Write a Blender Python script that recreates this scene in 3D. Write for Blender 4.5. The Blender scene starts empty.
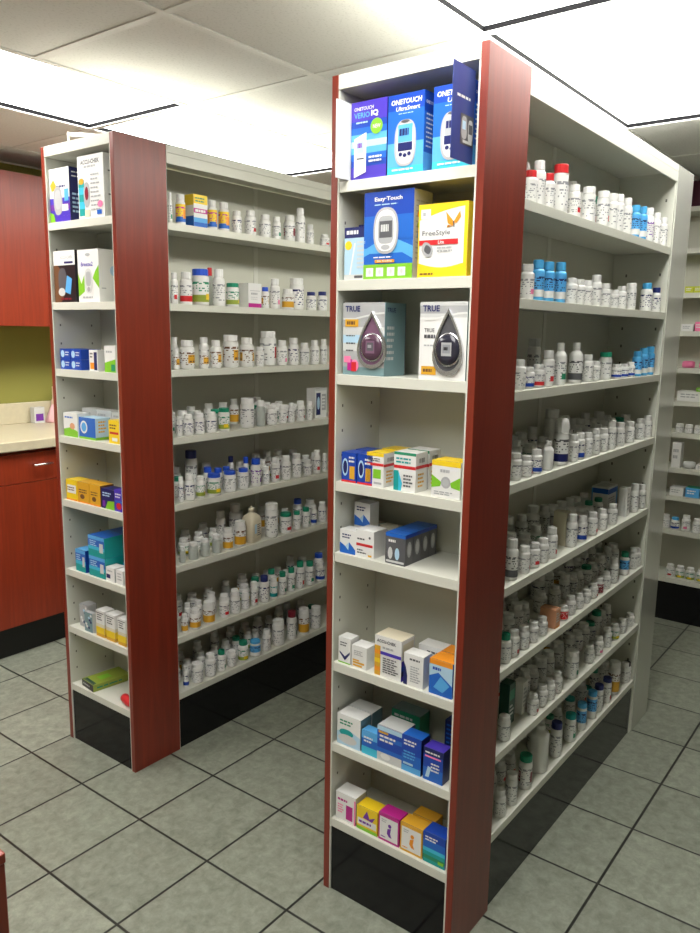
import bpy, math, random
from mathutils import Vector, Matrix
S = bpy.context.scene
COL = S.collection
PI = math.pi

# ---------------------------------------------------------------- camera
cam = bpy.data.objects.new('camera', bpy.data.cameras.new('camera'))
COL.objects.link(cam)
YAW, PITCH, ROLL = .6488, -.1747, .0161
f = Vector((math.cos(PITCH)*math.cos(YAW), math.cos(PITCH)*math.sin(YAW), math.sin(PITCH)))
r = f.cross(Vector((0, 0, 1))).normalized()
u = r.cross(f)
r2 = r*math.cos(ROLL)+u*math.sin(ROLL)
u2 = -r*math.sin(ROLL)+u*math.cos(ROLL)
m = Matrix.Identity(4)
for i in range(3):
    m[i][0], m[i][1], m[i][2] = r2[i], u2[i], -f[i]
m.translation = Vector((-1.5079, -.8042, 1.546))
cam.matrix_world = m
cam.data.sensor_fit = 'HORIZONTAL'
cam.data.sensor_width = 36
cam.data.lens = 768.53*36/700
cam.data.clip_start = .02
S.camera = cam

# ---------------------------------------------------------------- world, exposure
w = bpy.data.worlds.new('world')
S.world = w
w.use_nodes = True
w.node_tree.nodes['Background'].inputs[0].default_value = (.8, .85, .8, 1)
w.node_tree.nodes['Background'].inputs[1].default_value = .3
S.view_settings.view_transform = 'Standard'
S.view_settings.look = 'None'
S.view_settings.gamma = 1
S.view_settings.use_curve_mapping = False
S.view_settings.exposure = EXPO = 0.0
LENS_STRENGTH = 12.0

# ---------------------------------------------------------------- materials
MATS = {}


def mat(name, col, rough=.5, metal=0, spec=.5, coat=0, emit=None, es=0, trans=0, bump=0, bscale=200, var=0, vscale=6):
    if name in MATS:
        return MATS[name]
    M = bpy.data.materials.new(name)
    M.use_nodes = True
    nt = M.node_tree
    b = nt.nodes['Principled BSDF']
    b.inputs['Base Color'].default_value = (*col, 1)
    b.inputs['Roughness'].default_value = rough
    b.inputs['Metallic'].default_value = metal
    b.inputs['Specular IOR Level'].default_value = spec
    b.inputs['Coat Weight'].default_value = coat
    b.inputs['Coat Roughness'].default_value = .08
    b.inputs['Transmission Weight'].default_value = trans
    if emit:
        b.inputs['Emission Color'].default_value = (*emit, 1)
        b.inputs['Emission Strength'].default_value = es
    if bump or var:
        tc = nt.nodes.new('ShaderNodeTexCoord')
    if bump:
        n = nt.nodes.new('ShaderNodeTexNoise')
        n.inputs['Scale'].default_value = bscale
        bp = nt.nodes.new('ShaderNodeBump')
        bp.inputs['Strength'].default_value = bump
        bp.inputs['Distance'].default_value = .002
        nt.links.new(tc.outputs['Object'], n.inputs['Vector'])
        nt.links.new(n.outputs['Fac'], bp.inputs['Height'])
        nt.links.new(bp.outputs['Normal'], b.inputs['Normal'])
    if var:
        n = nt.nodes.new('ShaderNodeTexNoise')
        n.inputs['Scale'].default_value = vscale
        n.inputs['Detail'].default_value = 5
        cr = nt.nodes.new('ShaderNodeValToRGB')
        cr.color_ramp.elements[0].position = .3
        cr.color_ramp.elements[1].position = .7
        cr.color_ramp.elements[0].color = (*[c*(1-var) for c in col], 1)
        cr.color_ramp.elements[1].color = (*[min(1, c*(1+var)) for c in col], 1)
        nt.links.new(tc.outputs['Object'], n.inputs['Vector'])
        nt.links.new(n.outputs['Fac'], cr.inputs['Fac'])
        nt.links.new(cr.outputs['Color'], b.inputs['Base Color'])
    MATS[name] = M
    return M


def wood_mat(name, c0, c1, axis_scale, rough=.33):
    M = bpy.data.materials.new(name)
    M.use_nodes = True
    nt = M.node_tree
    b = nt.nodes['Principled BSDF']
    b.inputs['Roughness'].default_value = rough
    b.inputs['Coat Weight'].default_value = .18
    b.inputs['Coat Roughness'].default_value = .33
    tc = nt.nodes.new('ShaderNodeTexCoord')
    mp = nt.nodes.new('ShaderNodeMapping')
    mp.inputs['Scale'].default_value = axis_scale
    n = nt.nodes.new('ShaderNodeTexNoise')
    n.inputs['Scale'].default_value = 1
    n.inputs['Detail'].default_value = 7
    n.inputs['Roughness'].default_value = .6
    n.inputs['Distortion'].default_value = .6
    cr = nt.nodes.new('ShaderNodeValToRGB')
    cr.color_ramp.elements[0].position = .3
    cr.color_ramp.elements[1].position = .72
    cr.color_ramp.elements[0].color = (*c0, 1)
    cr.color_ramp.elements[1].color = (*c1, 1)
    nt.links.new(tc.outputs['Object'], mp.inputs['Vector'])
    nt.links.new(mp.outputs['Vector'], n.inputs['Vector'])
    nt.links.new(n.outputs['Fac'], cr.inputs['Fac'])
    nt.links.new(cr.outputs['Color'], b.inputs['Base Color'])
    MATS[name] = M
    return M


CHERRY = wood_mat('cherry_laminate', (.160, .018, .0080), (.250, .030, .0115), (42, 42, 2.6))
CHERRY_LIT = wood_mat('cherry_laminate_lit', (.20, .022, .007), (.31, .036, .010), (42, 42, 2.6))  # same cherry laminate, with the stronger light at left put into its colour
STEEL = mat('white_enamel', (.67, .67, .59), .32, spec=.5)
STEELB = mat('white_enamel_panel', (.58, .58, .49), .42)
GLOSSW = mat('glossy_white_laminate', (.60, .60, .54), .12, spec=.9, coat=.8)
HOLE = mat('slot_dark', (.13, .13, .11), .8)
BLACK = mat('black_gloss_plinth', (.006, .006, .007), .12, spec=.3)
BLACKM = mat('black_matt_toe_kick', (.008, .008, .008), .5)
COUNTER = mat('cream_laminate', (.60, .54, .38), .3, var=.04, vscale=40)
GREENW = mat('olive_green_paint', (.26, .25, .05), .7, bump=.1, bscale=150)
WALLW = mat('warm_white_paint', (.36, .35, .29), .8, bump=.1, bscale=150)
PURPLE = mat('plum_paint', (.10, .02, .045), .7, bump=.1, bscale=150)
CHROME = mat('brushed_nickel', (.8, .8, .8), .22, metal=1)
DARKTRIM = mat('dark_reveal', (.006, .006, .007), .8, spec=.1)
TBAR = mat('white_tee_bar', (.88, .88, .86), .5)
LENS = mat('lit_acrylic_lens', (1, 1, 1), .5, emit=(1, .985, .94), es=LENS_STRENGTH)

C = dict(
    white=(.80, .80, .78), cream=(.72, .66, .50), grey=(.42, .43, .44), dgrey=(.10, .10, .11), black=(.015, .015, .018),
    navy=(.012, .018, .12), blue=(.01, .06, .42), mblue=(.015, .13, .55), lblue=(.10, .40, .78), pale=(.45, .66, .82),
    cyan=(.05, .50, .70), teal=(.01, .34, .33), green=(.02, .26, .13), lime=(.22, .55, .03), olive=(.30, .38, .05),
    dgreen=(.01, .07, .045), yellow=(.88, .62, .02), gold=(.72, .38, .03), orange=(.85, .30, .02), amber=(.50, .20, .02),
    red=(.62, .025, .03), maroon=(.22, .015, .03), pink=(.90, .22, .42), magenta=(.50, .02, .25), purple=(.17, .03, .34),
    violet=(.07, .04, .45), peach=(.75, .36, .20), silver=(.62, .63, .65), tealg=(.20, .32, .34), lgrey=(.62, .63, .62),
    brown=(.16, .07, .03), frost=(.60, .64, .60), ink=(.27, .28, .30), denim=(.04, .06, .24), sun=(.62, .66, .03), mauve=(.20, .10, .17))
for k, v in C.items():
    mat('print_'+k, v, .32 if k != 'silver' else .25, metal=.0 if k != 'silver' else .35, spec=.5)


def pm(k):
    return MATS['print_'+k]


def plastic(k):
    return mat('plastic_'+k, C[k], .38, spec=.5)


PW = mat('bottle_white_plastic', (.78, .78, .75), .35)
CW = mat('cap_white_plastic', (.82, .82, .80), .45)
FROST = mat('frosted_plastic', (.62, .66, .62), .3, trans=.35)


# ---------------------------------------------------------------- mesh builder
class MB:
    def __init__(s):
        s.v, s.f, s.m, s.sm, s.mats = [], [], [], [], []

    def mi(s, M):
        if M not in s.mats:
            s.mats.append(M)
        return s.mats.index(M)

    def face(s, pts, M, smooth=False):
        n = len(s.v)
        s.v += [tuple(p) for p in pts]
        s.f.append(tuple(range(n, n+len(pts))))
        s.m.append(s.mi(M))
        s.sm.append(smooth)

    def box(s, x0, x1, y0, y1, z0, z1, M, bev=0, faces=None):
        """faces: optional dict of materials by side name"""
        n = len(s.v)
        s.v += [(x, y, z) for z in (z0, z1) for y in (y0, y1) for x in (x0, x1)]
        F = dict(bottom=(0, 2, 3, 1), top=(4, 5, 7, 6), front=(0, 1, 5, 4), back=(3, 2, 6, 7), left=(2, 0, 4, 6), right=(1, 3, 7, 5))
        for k, q in F.items():
            s.f.append(tuple(n+i for i in q))
            s.m.append(s.mi((faces or {}).get(k, M)))
            s.sm.append(False)

    def prism(s, pts, z0, z1, M):
        """pts: xy outline, extruded in z"""
        a = sum(pts[i][0]*pts[(i+1) % len(pts)][1]-pts[(i+1) % len(pts)][0]*pts[i][1] for i in range(len(pts)))
        if a < 0:
            pts = pts[::-1]
        n = len(s.v)
        k = len(pts)
        s.v += [(x, y, z0) for x, y in pts]+[(x, y, z1) for x, y in pts]
        s.f.append(tuple(range(n+k-1, n-1, -1))); s.f.append(tuple(range(n+k, n+2*k)))
        s.m += [s.mi(M)]*2; s.sm += [False]*2
        for i in range(k):
            j = (i+1) % k
            s.f.append((n+i, n+j, n+k+j, n+k+i)); s.m.append(s.mi(M)); s.sm.append(False)

    def lathe(s, prof, M, n=20, cx=0, cy=0, axis='z', closed=True):
        b = len(s.v)
        for (rr, z) in prof:
            for i in range(n):
                a = 2*PI*i/n
                s.v.append((cx+rr*math.cos(a), cy+rr*math.sin(a), z))
        for j in range(len(prof)-1):
            for i in range(n):
                i2 = (i+1) % n
                s.f.append((b+j*n+i, b+j*n+i2, b+(j+1)*n+i2, b+(j+1)*n+i))
                s.m.append(s.mi(M)); s.sm.append(True)
        if closed:
            s.f.append(tuple(b+i for i in range(n-1, -1, -1))); s.m.append(s.mi(M)); s.sm.append(False)
            t = b+(len(prof)-1)*n
            s.f.append(tuple(t+i for i in range(n))); s.m.append(s.mi(M)); s.sm.append(False)

    def tube(s, pts, rad, M, n=8):
        pts = [Vector(p) for p in pts]
        b = len(s.v)
        for k, p in enumerate(pts):
            d = (pts[min(k+1, len(pts)-1)]-pts[max(k-1, 0)]).normalized()
            a = d.cross(Vector((0, 0, 1)) if abs(d.z) < .9 else Vector((1, 0, 0))).normalized()
            c = d.cross(a)
            for i in range(n):
                t = 2*PI*i/n
                s.v.append(tuple(p+a*rad*math.cos(t)+c*rad*math.sin(t)))
        for j in range(len(pts)-1):
            for i in range(n):
                i2 = (i+1) % n
                s.f.append((b+j*n+i, b+(j+1)*n+i, b+(j+1)*n+i2, b+j*n+i2)); s.m.append(s.mi(M)); s.sm.append(True)
        s.f.append(tuple(b+i for i in range(n))); s.m.append(s.mi(M)); s.sm.append(False)
        t = b+(len(pts)-1)*n
        s.f.append(tuple(t+i for i in range(n-1, -1, -1))); s.m.append(s.mi(M)); s.sm.append(False)

    def mesh(s, name):
        me = bpy.data.meshes.new(name)
        me.from_pydata(s.v, [], s.f)
        for M in s.mats:
            me.materials.append(M)
        me.polygons.foreach_set('material_index', s.m)
        me.polygons.foreach_set('use_smooth', s.sm)
        me.update()
        return me

    def build(s, name, parent=None, loc=(0, 0, 0), rz=0, bev=0):
        return link(name, s.mesh(name), parent, loc, rz, bev)


def link(name, me, parent=None, loc=(0, 0, 0), rz=0, bev=0):
    o = bpy.data.objects.new(name, me)
    COL.objects.link(o)
    o.location = loc
    o.rotation_euler = (0, 0, rz)
    if parent:
        o.parent = parent
    if bev:
        md = o.modifiers.new('bevel', 'BEVEL')
        md.width = bev
        md.segments = 2
        md.limit_method = 'ANGLE'
    return o


def empty(name, loc=(0, 0, 0), rz=0):
    o = bpy.data.objects.new(name, None)
    o.empty_display_size = .05
    return (COL.objects.link(o), setattr(o, 'location', loc), setattr(o, 'rotation_euler', (0, 0, rz)), o)[-1]


def tag(o, label=None, cat=None, group=None, kind=None):
    if label: o['label'] = label
    if cat: o['category'] = cat
    if group: o['group'] = group
    if kind: o['kind'] = kind
    return o


# ---------------------------------------------------------------- flat print on faces (text, marks)
_tc = {}


def text_polys(s, bold=0.0):
    key = (s, bold)
    if key not in _tc:
        cu = bpy.data.curves.new('txt', 'FONT')
        cu.body = s
        cu.size = 1
        cu.offset = bold
        cu.resolution_u = 2
        ob = bpy.data.objects.new('txt', cu)
        COL.objects.link(ob)
        bpy.context.view_layer.update()
        me = bpy.data.meshes.new_from_object(ob.evaluated_get(bpy.context.evaluated_depsgraph_get()))
        P = [[(me.vertices[i].co.x, me.vertices[i].co.y) for i in p.vertices] for p in me.polygons]
        xs = [x for q in P for x, y in q] or [0, 1]
        ys = [y for q in P for x, y in q] or [0, 1]
        _tc[key] = (P, min(xs), max(xs), min(ys), max(ys))
        bpy.data.objects.remove(ob)
        bpy.data.curves.remove(cu)
        bpy.data.meshes.remove(me)
    return _tc[key]


class Face:
    """a rectangular printed face: O = lower left corner, U / V edge vectors (full width and height)"""

    def __init__(s, mb, O, U, V):
        s.mb, s.O, s.U, s.V = mb, Vector(O), Vector(U), Vector(V)
        s.N = s.U.cross(s.V).normalized()
        s.k = 0

    def P(s, a, b, e=None):
        return s.O+s.U*a+s.V*b+s.N*(e if e is not None else .00012*s.k+.0001)

    def poly(s, pts, col):
        s.k += 1
        pts = [(min(1, max(0, a)), min(1, max(0, b))) for a, b in pts]
        ar = sum(pts[i][0]*pts[(i+1) % len(pts)][1]-pts[(i+1) % len(pts)][0]*pts[i][1] for i in range(len(pts)))
        if ar < 0: pts = pts[::-1]
        s.mb.face([s.P(a, b) for a, b in pts], pm(col))

    def rect(s, a0, b0, a1, b1, col):
        s.poly([(a0, b0), (a1, b0), (a1, b1), (a0, b1)], col)

    def ell(s, a, b, ra, rb, col, n=20, pw=1, tilt=0):
        q = []
        for i in range(n):
            t = 2*PI*i/n
            x = math.copysign(abs(math.cos(t))**pw, math.cos(t))*ra
            y = math.copysign(abs(math.sin(t))**pw, math.sin(t))*rb
            q.append((a+x*math.cos(tilt)-y*math.sin(tilt), b+x*math.sin(tilt)+y*math.cos(tilt)))
        s.poly(q, col)

    def text(s, t, a0, b0, a1, b1, col, shear=0, bold=.015):
        P, x0, x1, y0, y1 = text_polys(t, bold)
        s.k += 1
        sx = (a1-a0)/(x1-x0)
        sy = (b1-b0)/(y1-y0)
        for q in P:
            pts = [(a0+(x-x0)*sx+shear*(y-y0)*sx, b0+(y-y0)*sy) for x, y in q]
            s.mb.face([s.P(a, b) for a, b in pts], pm(col))

    def lines(s, a0, b0, a1, b1, n, col, seed=0, th=.5):
        """small print too small to read: rows of word-length dashes"""
        R = random.Random(seed+7)
        s.k += 1
        dh = (b1-b0)/n
        for i in range(n):
            b = b1-(i+.5)*dh
            a = a0
            end = a1-(a1-a0)*R.uniform(0, .35)
            while a < end:
                wv = (a1-a0)*R.uniform(.12, .3)
                e = min(end, a+wv)
                s.mb.face([s.P(a, b-dh*th/2), s.P(e, b-dh*th/2), s.P(e, b+dh*th/2), s.P(a, b+dh*th/2)], pm(col))
                a = e+(a1-a0)*.04

    def grad(s, b0, b1, cols, a0=0, a1=1):
        n = len(cols)
        for i, c in enumerate(cols):
            s.rect(a0, b0+(b1-b0)*i/n, a1, b0+(b1-b0)*(i+1)/n, c)

    def barcode(s, a0, b0, a1, b1):
        s.rect(a0, b0, a1, b1, 'white')
        s.k += 1
        R = random.Random(3)
        a = a0+(a1-a0)*.08
        while a < a1-(a1-a0)*.1:
            wv = (a1-a0)*R.uniform(.02, .07)
            s.mb.face([s.P(a, b0+(b1-b0)*.15), s.P(a+wv, b0+(b1-b0)*.15), s.P(a+wv, b1-(b1-b0)*.1), s.P(a, b1-(b1-b0)*.1)], pm('black'))
            a += wv+(a1-a0)*R.uniform(.03, .07)


def carton(front='white', side=None, top=None, w=.06, h=.08, d=.05):
    """a folded card box, local x right, y away from the viewer, z up; origin front centre bottom"""
    mb = MB()
    side = side or front
    top = top or front
    mb.box(-w/2, w/2, 0, d, 0, h, pm(front), faces=dict(left=pm(side), right=pm(side), top=pm(top), bottom=pm(top), back=pm(side)))
    F = Face(mb, (-w/2, 0, 0), (w, 0, 0), (0, 0, h))
    R = Face(mb, (w/2, 0, 0), (0, d, 0), (0, 0, h))
    L = Face(mb, (-w/2, d, 0), (0, -d, 0), (0, 0, h))
    T = Face(mb, (-w/2, 0, h), (w, 0, 0), (0, d, 0))
    # tuck flap seam on the lid
    T.rect(.02, .02, .98, .05, 'lgrey' if top in ('white', 'cream') else 'dgrey')
    R.rect(.97, 0, 1, 1, 'lgrey' if side in ('white', 'cream') else 'dgrey')
    return mb, F, R, L, T


# ================================================================ SETTING
HC = 2.362
GX, GY, G = .54, 1.533, .61      # ceiling grid: a tee bar runs through x = GX and through y = GY
XW0, XW1, YW0, YW1 = -3.12, 2.99, -3.0, 3.10


def room():
    # floor with procedural slate tiles and dark joints
    M = bpy.data.materials.new('grey_green_floor_tile')
    M.use_nodes = True
    nt = M.node_tree
    N, Lk = nt.nodes, nt.links
    b = N['Principled BSDF']
    tc = N.new('ShaderNodeTexCoord')
    sep = N.new('ShaderNodeSeparateXYZ')
    Lk.new(tc.outputs['Object'], sep.inputs[0])
    T, tx, ty = .3141, -.1353, 1.6848

    def math_(op, a, bv=None, c=None):
        n = N.new('ShaderNodeMath')
        n.operation = op
        for i, v in enumerate((a, bv, c)):
            if v is None: continue
            if isinstance(v, (int, float)): n.inputs[i].default_value = v
            else: Lk.new(v, n.inputs[i])
        return n.outputs[0]
    ds, ids = [], []
    for out, off in ((sep.outputs['X'], tx), (sep.outputs['Y'], ty)):
        q = math_('DIVIDE', math_('SUBTRACT', out, off), T)
        ids.append(math_('FLOOR', q))
        fr = math_('FRACT', q)
        ds.append(math_('MINIMUM', fr, math_('SUBTRACT', 1, fr)))
    d = math_('MINIMUM', ds[0], ds[1])
    mr = N.new('ShaderNodeMapRange')
    mr.inputs['From Min'].default_value = .009
    mr.inputs['From Max'].default_value = .015
    Lk.new(d, mr.inputs['Value'])
    nz = N.new('ShaderNodeTexNoise')
    nz.inputs['Scale'].default_value = 30
    nz.inputs['Detail'].default_value = 9
    nz.inputs['Roughness'].default_value = .72
    nz.inputs['Distortion'].default_value = .35
    cx = N.new('ShaderNodeCombineXYZ')
    Lk.new(ids[0], cx.inputs[0]); Lk.new(ids[1], cx.inputs[1])
    wn = N.new('ShaderNodeTexWhiteNoise')
    Lk.new(cx.outputs[0], wn.inputs['Vector'])
    va = N.new('ShaderNodeVectorMath'); va.operation = 'MULTIPLY_ADD'
    va.inputs[1].default_value = (7, 7, 7)
    Lk.new(wn.outputs['Color'], va.inputs[0]); Lk.new(tc.outputs['Object'], va.inputs[2])
    Lk.new(va.outputs[0], nz.inputs['Vector'])
    cr = N.new('ShaderNodeValToRGB')
    cr.color_ramp.elements[0].position = .28
    cr.color_ramp.elements[1].position = .74
    cr.color_ramp.elements[0].color = (.155, .170, .130, 1)
    cr.color_ramp.elements[1].color = (.345, .365, .295, 1)
    Lk.new(nz.outputs['Fac'], cr.inputs['Fac'])
    hs = N.new('ShaderNodeHueSaturation')
    hs.inputs['Value'].default_value = 1
    Lk.new(math_('MULTIPLY_ADD', wn.outputs['Value'], .14, .93), hs.inputs['Value'])
    Lk.new(cr.outputs['Color'], hs.inputs['Color'])
    mx = N.new('ShaderNodeMix'); mx.data_type = 'RGBA'
    mx.inputs['A'].default_value = (.018, .019, .015, 1)
    Lk.new(mr.outputs['Result'], mx.inputs['Factor'])
    Lk.new(hs.outputs['Color'], mx.inputs['B'])
    Lk.new(mx.outputs['Result'], b.inputs['Base Color'])
    b.inputs['Roughness'].default_value = .34
    bp = N.new('ShaderNodeBump')
    bp.inputs['Strength'].default_value = .35
    bp.inputs['Distance'].default_value = .003
    Lk.new(math_('ADD', mr.outputs['Result'], math_('MULTIPLY', nz.outputs['Fac'], .25)), bp.inputs['Height'])
    Lk.new(bp.outputs['Normal'], b.inputs['Normal'])
    mb = MB(); mb.box(XW0, XW1, YW0, YW1, -.05, 0, M)
    tag(mb.build('floor'), kind='structure')

    # walls
    for nm, bx, mt in (('wall_back', (XW0-.1, XW1+.1, YW1, YW1+.1), GREENW), ('wall_right', (XW1, XW1+.1, YW0-.1, YW1), PURPLE),
                       ('wall_front', (XW0-.1, XW1+.1, YW0-.1, YW0), WALLW), ('wall_left', (XW0-.1, XW0, YW0, YW1), WALLW)):
        mb = MB(); mb.box(*bx, 0, HC+.2, mt)
        tag(mb.build(nm), kind='structure')

    # ceiling: lay-in tiles, open where the troffers sit
    CT = bpy.data.materials.new('mineral_fibre_tile')
    CT.use_nodes = True
    nt = CT.node_tree
    b = nt.nodes['Principled BSDF']
    b.inputs['Roughness'].default_value = .9
    tc = nt.nodes.new('ShaderNodeTexCoord')
    n1 = nt.nodes.new('ShaderNodeTexNoise'); n1.inputs['Scale'].default_value = 130; n1.inputs['Detail'].default_value = 3
    c1 = nt.nodes.new('ShaderNodeValToRGB')
    c1.color_ramp.elements[0].position = .33; c1.color_ramp.elements[0].color = (.76, .76, .74, 1)
    c1.color_ramp.elements[1].position = .45; c1.color_ramp.elements[1].color = (.86, .86, .84, 1)
    nt.links.new(tc.outputs['Object'], n1.inputs['Vector'])
    nt.links.new(n1.outputs['Fac'], c1.inputs['Fac'])
    nt.links.new(c1.outputs['Color'], b.inputs['Base Color'])
    bp = nt.nodes.new('ShaderNodeBump'); bp.inputs['Strength'].default_value = .2; bp.inputs['Distance'].default_value = .002
    nt.links.new(n1.outputs['Fac'], bp.inputs['Height']); nt.links.new(bp.outputs['Normal'], b.inputs['Normal'])
    lit = set()
    fix = []
    for (iy, xs) in ((0, (-4, -2, 0)), (-3, (-4, -2, 0))):
        for ix in xs:
            lit |= {(ix, iy), (ix+1, iy)}
            fix.append((ix, iy))
    mb = MB()
    for i in range(-6, 5):
        for j in range(-8, 3):
            if (i, j) in lit: continue
            x0, x1 = max(XW0, GX+i*G), min(XW1, GX+(i+1)*G)
            y0, y1 = max(YW0, GY+j*G), min(YW1, GY+(j+1)*G)
            if x1-x0 < .005 or y1-y0 < .005: continue
            mb.box(x0, x1, y0, y1, HC, HC+.015, CT)
    tag(mb.build('ceiling'), kind='structure')
    mb = MB()
    for i in range(-6, 5):
        x = GX+i*G
        if not XW0+.02 < x < XW1-.02: continue
        for j in range(-8, 3):
            if (i, j) in lit and (i-1, j) in lit and (i+0) % 2: continue
            y0, y1 = max(YW0+.021, GY+j*G), min(YW1-.021, GY+(j+1)*G)
            if y1-y0 > .01: mb.box(x-.012, x+.012, y0, y1, HC-.004, HC-.0005, TBAR)
    for j in range(-8, 4):
        y = GY+j*G
        if YW0+.02 < y < YW1-.02: mb.box(XW0+.021, XW1-.021, y-.012, y+.012, HC-.0045, HC-.0007, TBAR)
    # wall angle
    for bx in ((XW0, XW1, YW1-.02, YW1), (XW0, XW1, YW0, YW0+.02), (XW0, XW0+.02, YW0, YW1), (XW1-.02, XW1, YW0, YW1)):
        mb.box(*bx, HC-.005, HC-.001, TBAR)
    tag(mb.build('trim_1'), kind='structure')
    where = {(0, 0): 'over the gap between the two shelving units', (-2, 0): 'at the top left edge, above the left unit',
             (-2, -3): 'at the top edge above the right unit', (0, -3): 'over the long side of the right unit'}
    for ix, iy in fix:
        x0, y0 = GX+ix*G, GY+iy*G
        L, Wd = 2*G, G
        e = empty('ceiling_light', (x0+L/2, y0+Wd/2, HC))
        tag(e, 'lit fluorescent ceiling panel ' + where.get((ix, iy), 'behind the camera'), 'ceiling light', 'fluorescent ceiling panels')
        if (ix, iy) not in where: e['label'] = 'lit fluorescent ceiling panel out of view behind the camera'
        mb = MB()
        a, c, t, hgt = L/2-.006, Wd/2-.006, .005, .021
        for bx in ((-a, a, -c, -c+t), (-a, a, c-t, c), (-a, -a+t, -c+t, c-t), (a-t, a, -c+t, c-t)):
            mb.box(*bx, .0, hgt, DARKTRIM)
        mb.build('door_frame', e)
        mb = MB(); mb.box(-a+t, a-t, -c+t, c-t, hgt-.006, hgt, LENS)
        mb.build('lens', e)
        mb = MB(); mb.box(-a, a, -c, c, hgt+.002, hgt+.07, STEELB)
        mb.build('housing', e)


room()

# ================================================================ SHELVING UNITS
H, D, LEN = 2.1336, .203, 1.422
W1, W2 = .410, .396


def slots(mb, x, y, zs, side):
    """two rows of clip slots on an inner side face; side = +1 faces +y, -1 faces -y"""
    for z in zs:
        for xx in x:
            e = .0004*side
            p = [(xx-.0025, y+e, z-.0035), (xx+.0025, y+e, z-.0035), (xx+.0025, y+e, z+.0035), (xx-.0025, y+e, z+.0035)]
            mb.face(p if side < 0 else p[::-1], HOLE)


def end_unit(loc, rz, zs, W, label, side_mat=CHERRY, kick=BLACK):
    """shallow end-cap unit, opening towards local -x; local y from 0 (camera side) to W"""
    e = empty('end_shelving_unit', loc, rz)
    tag(e, label, 'shelving unit')
    t = .0185
    for y0 in (0, W-t):
        mb = MB(); mb.box(0, D, y0, y0+t, 0, H, side_mat)
        mb.build('side_panel', e, bev=.0012)
    zr = [z for z in [.28+.0635*k for k in range(29)] if all(abs(z-q+.008) > .022 for q in zs)]
    for y0, sd in ((t+.0003, 1), (W-t-.0043, -1)):
        mb = MB(); mb.box(.0015, D-.012, y0, y0+.004, 0, H-.034, STEEL)
        slots(mb, (.028, D-.05), y0+.004 if sd > 0 else y0, zr, sd)
        mb.build('upright', e)
    mb = MB()
    mb.box(.0, D-.002, t+.0005, W-t-.0005, H-.033, H, STEEL)
    mb.build('top_panel', e, bev=.001)
    mb = MB(); mb.box(D-.0115, D-.0015, t+.0005, W-t-.0005, 0, H-.034, STEELB)
    mb.build('back_panel', e)
    for z in zs:
        mb = MB()
        y0, y1 = t+.0048, W-t-.0048
        mb.box(.004, D-.0125, y0, y1, z-.016, z, STEEL)
        mb.box(.0025, .0065, y0, y1, z-.025, z, STEEL)
        mb.build('shelf', e, bev=.0008)
    mb = MB(); mb.box(.006, .014, t+.0048, W-t-.0048, 0, zs[-1]-.0265, kick)
    mb.build('kick_plate', e)
    return e


def long_unit(loc, zs, W, label):
    """double-sided run; local x from 0 to its length, y from 0 (camera side) to W"""
    e = empty('shelving_unit', loc)
    tag(e, label, 'shelving unit')
    n = LEN-D-.002
    t = .012
    for x0 in (.0005, n-t):
        t = .0018 if x0 < .1 else .012
        mb = MB(); mb.box(x0, x0+t, .003, W-.003, 0, H-.03, STEEL)
        for yy in (.03, .15, .26, .38):
            for k in range(28):
                z = .30+.0635*k
                if all(abs(z-q+.008) > .022 for q in zs):
                    xs = x0+t+.0004 if x0 < .1 else x0-.0004
                    p = [(xs, yy-.003, z-.005), (xs, yy+.003, z-.005), (xs, yy+.003, z+.005), (xs, yy-.003, z+.005)]
                    mb.face(p if x0 < .1 else p[::-1], HOLE)
        mb.build('end_panel', e)
    mb = MB(); mb.box(.0028, n-t-.001, W/2-.006, W/2+.006, 0, H-.03, STEELB)
    mb.box(n*.5-.012, n*.5+.012, W/2-.008, W/2+.008, .0, H-.031, STEEL)
    mb.build('back_panel', e)
    mb = MB()
    mb.box(0, n, 0, W, H-.024, H, STEEL)
    mb.box(0, n, 0, .006, H-.058, H-.0245, STEEL)
    mb.box(0, n, W-.006, W, H-.058, H-.0245, STEEL)
    mb.build('top_panel', e, bev=.001)
    for k, z in enumerate(zs):
        for sd in (0, 1):
            mb = MB()
            y0, y1 = (.004, W/2-.009) if sd == 0 else (W/2+.009, W-.004)
            mb.box(.0028, n-t-.0015, y0, y1, z-.016, z, STEEL)
            yl = .0015 if sd == 0 else W-.0055
            mb.box(.0028, n-t-.0015, yl, yl+.004, z-.024, z, STEEL)
            mb.build('shelf', e, bev=.0008)
    for yl in (.008, W-.016):
        mb = MB(); mb.box(.0028, n-t-.0015, yl, yl+.008, 0, zs[-1]-.0265, BLACK)
        mb.build('kick_plate', e)
    return e


AX, BY = .019, 1.2798
Z1E = [1.8955, 1.667, 1.439, 1.168, .981, .679, .446, .221]
Z2E = [1.889, 1.626, 1.399, 1.164, .9335, .675, .4535, .225]
Z1S = [1.853, 1.628, 1.408, 1.178, .911, .686, .453, .224]
Z2S = [1.891, 1.627, 1.404, 1.169, .932, .7045, .436, .219]
end_unit((0, 0, 0), 0, Z1E, W1, 'narrow end shelving with cherry side panels holding large meter boxes, nearest the camera')
long_unit((D+.001, 0, 0), Z1S, W1, 'long white double-sided shelving run crowded with bottles, behind the near cherry panel on the right')
end_unit((LEN+D+.001, W1, 0), PI, Z1E, W1, 'far end unit of the right shelving run, glossy white side panel', GLOSSW)
end_unit((AX, BY, 0), 0, Z2E, W2, 'narrow end shelving with cherry side panels beside the cream counter, on the left')
long_unit((AX+D+.001, BY, 0), Z2S, W2, 'long white double-sided shelving run seen between the two cherry-panelled ends')
end_unit((AX+LEN+D+.001, BY+W2, 0), PI, Z2E, W2, 'far end unit of the left shelving run, hidden behind the right run', GLOSSW)

# wall shelving against the far wall
ZW = [2.195, 1.99, 1.767, 1.572, 1.382, 1.209, 1.041, .851, .699, .511, .242]
FX = 2.775


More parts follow.
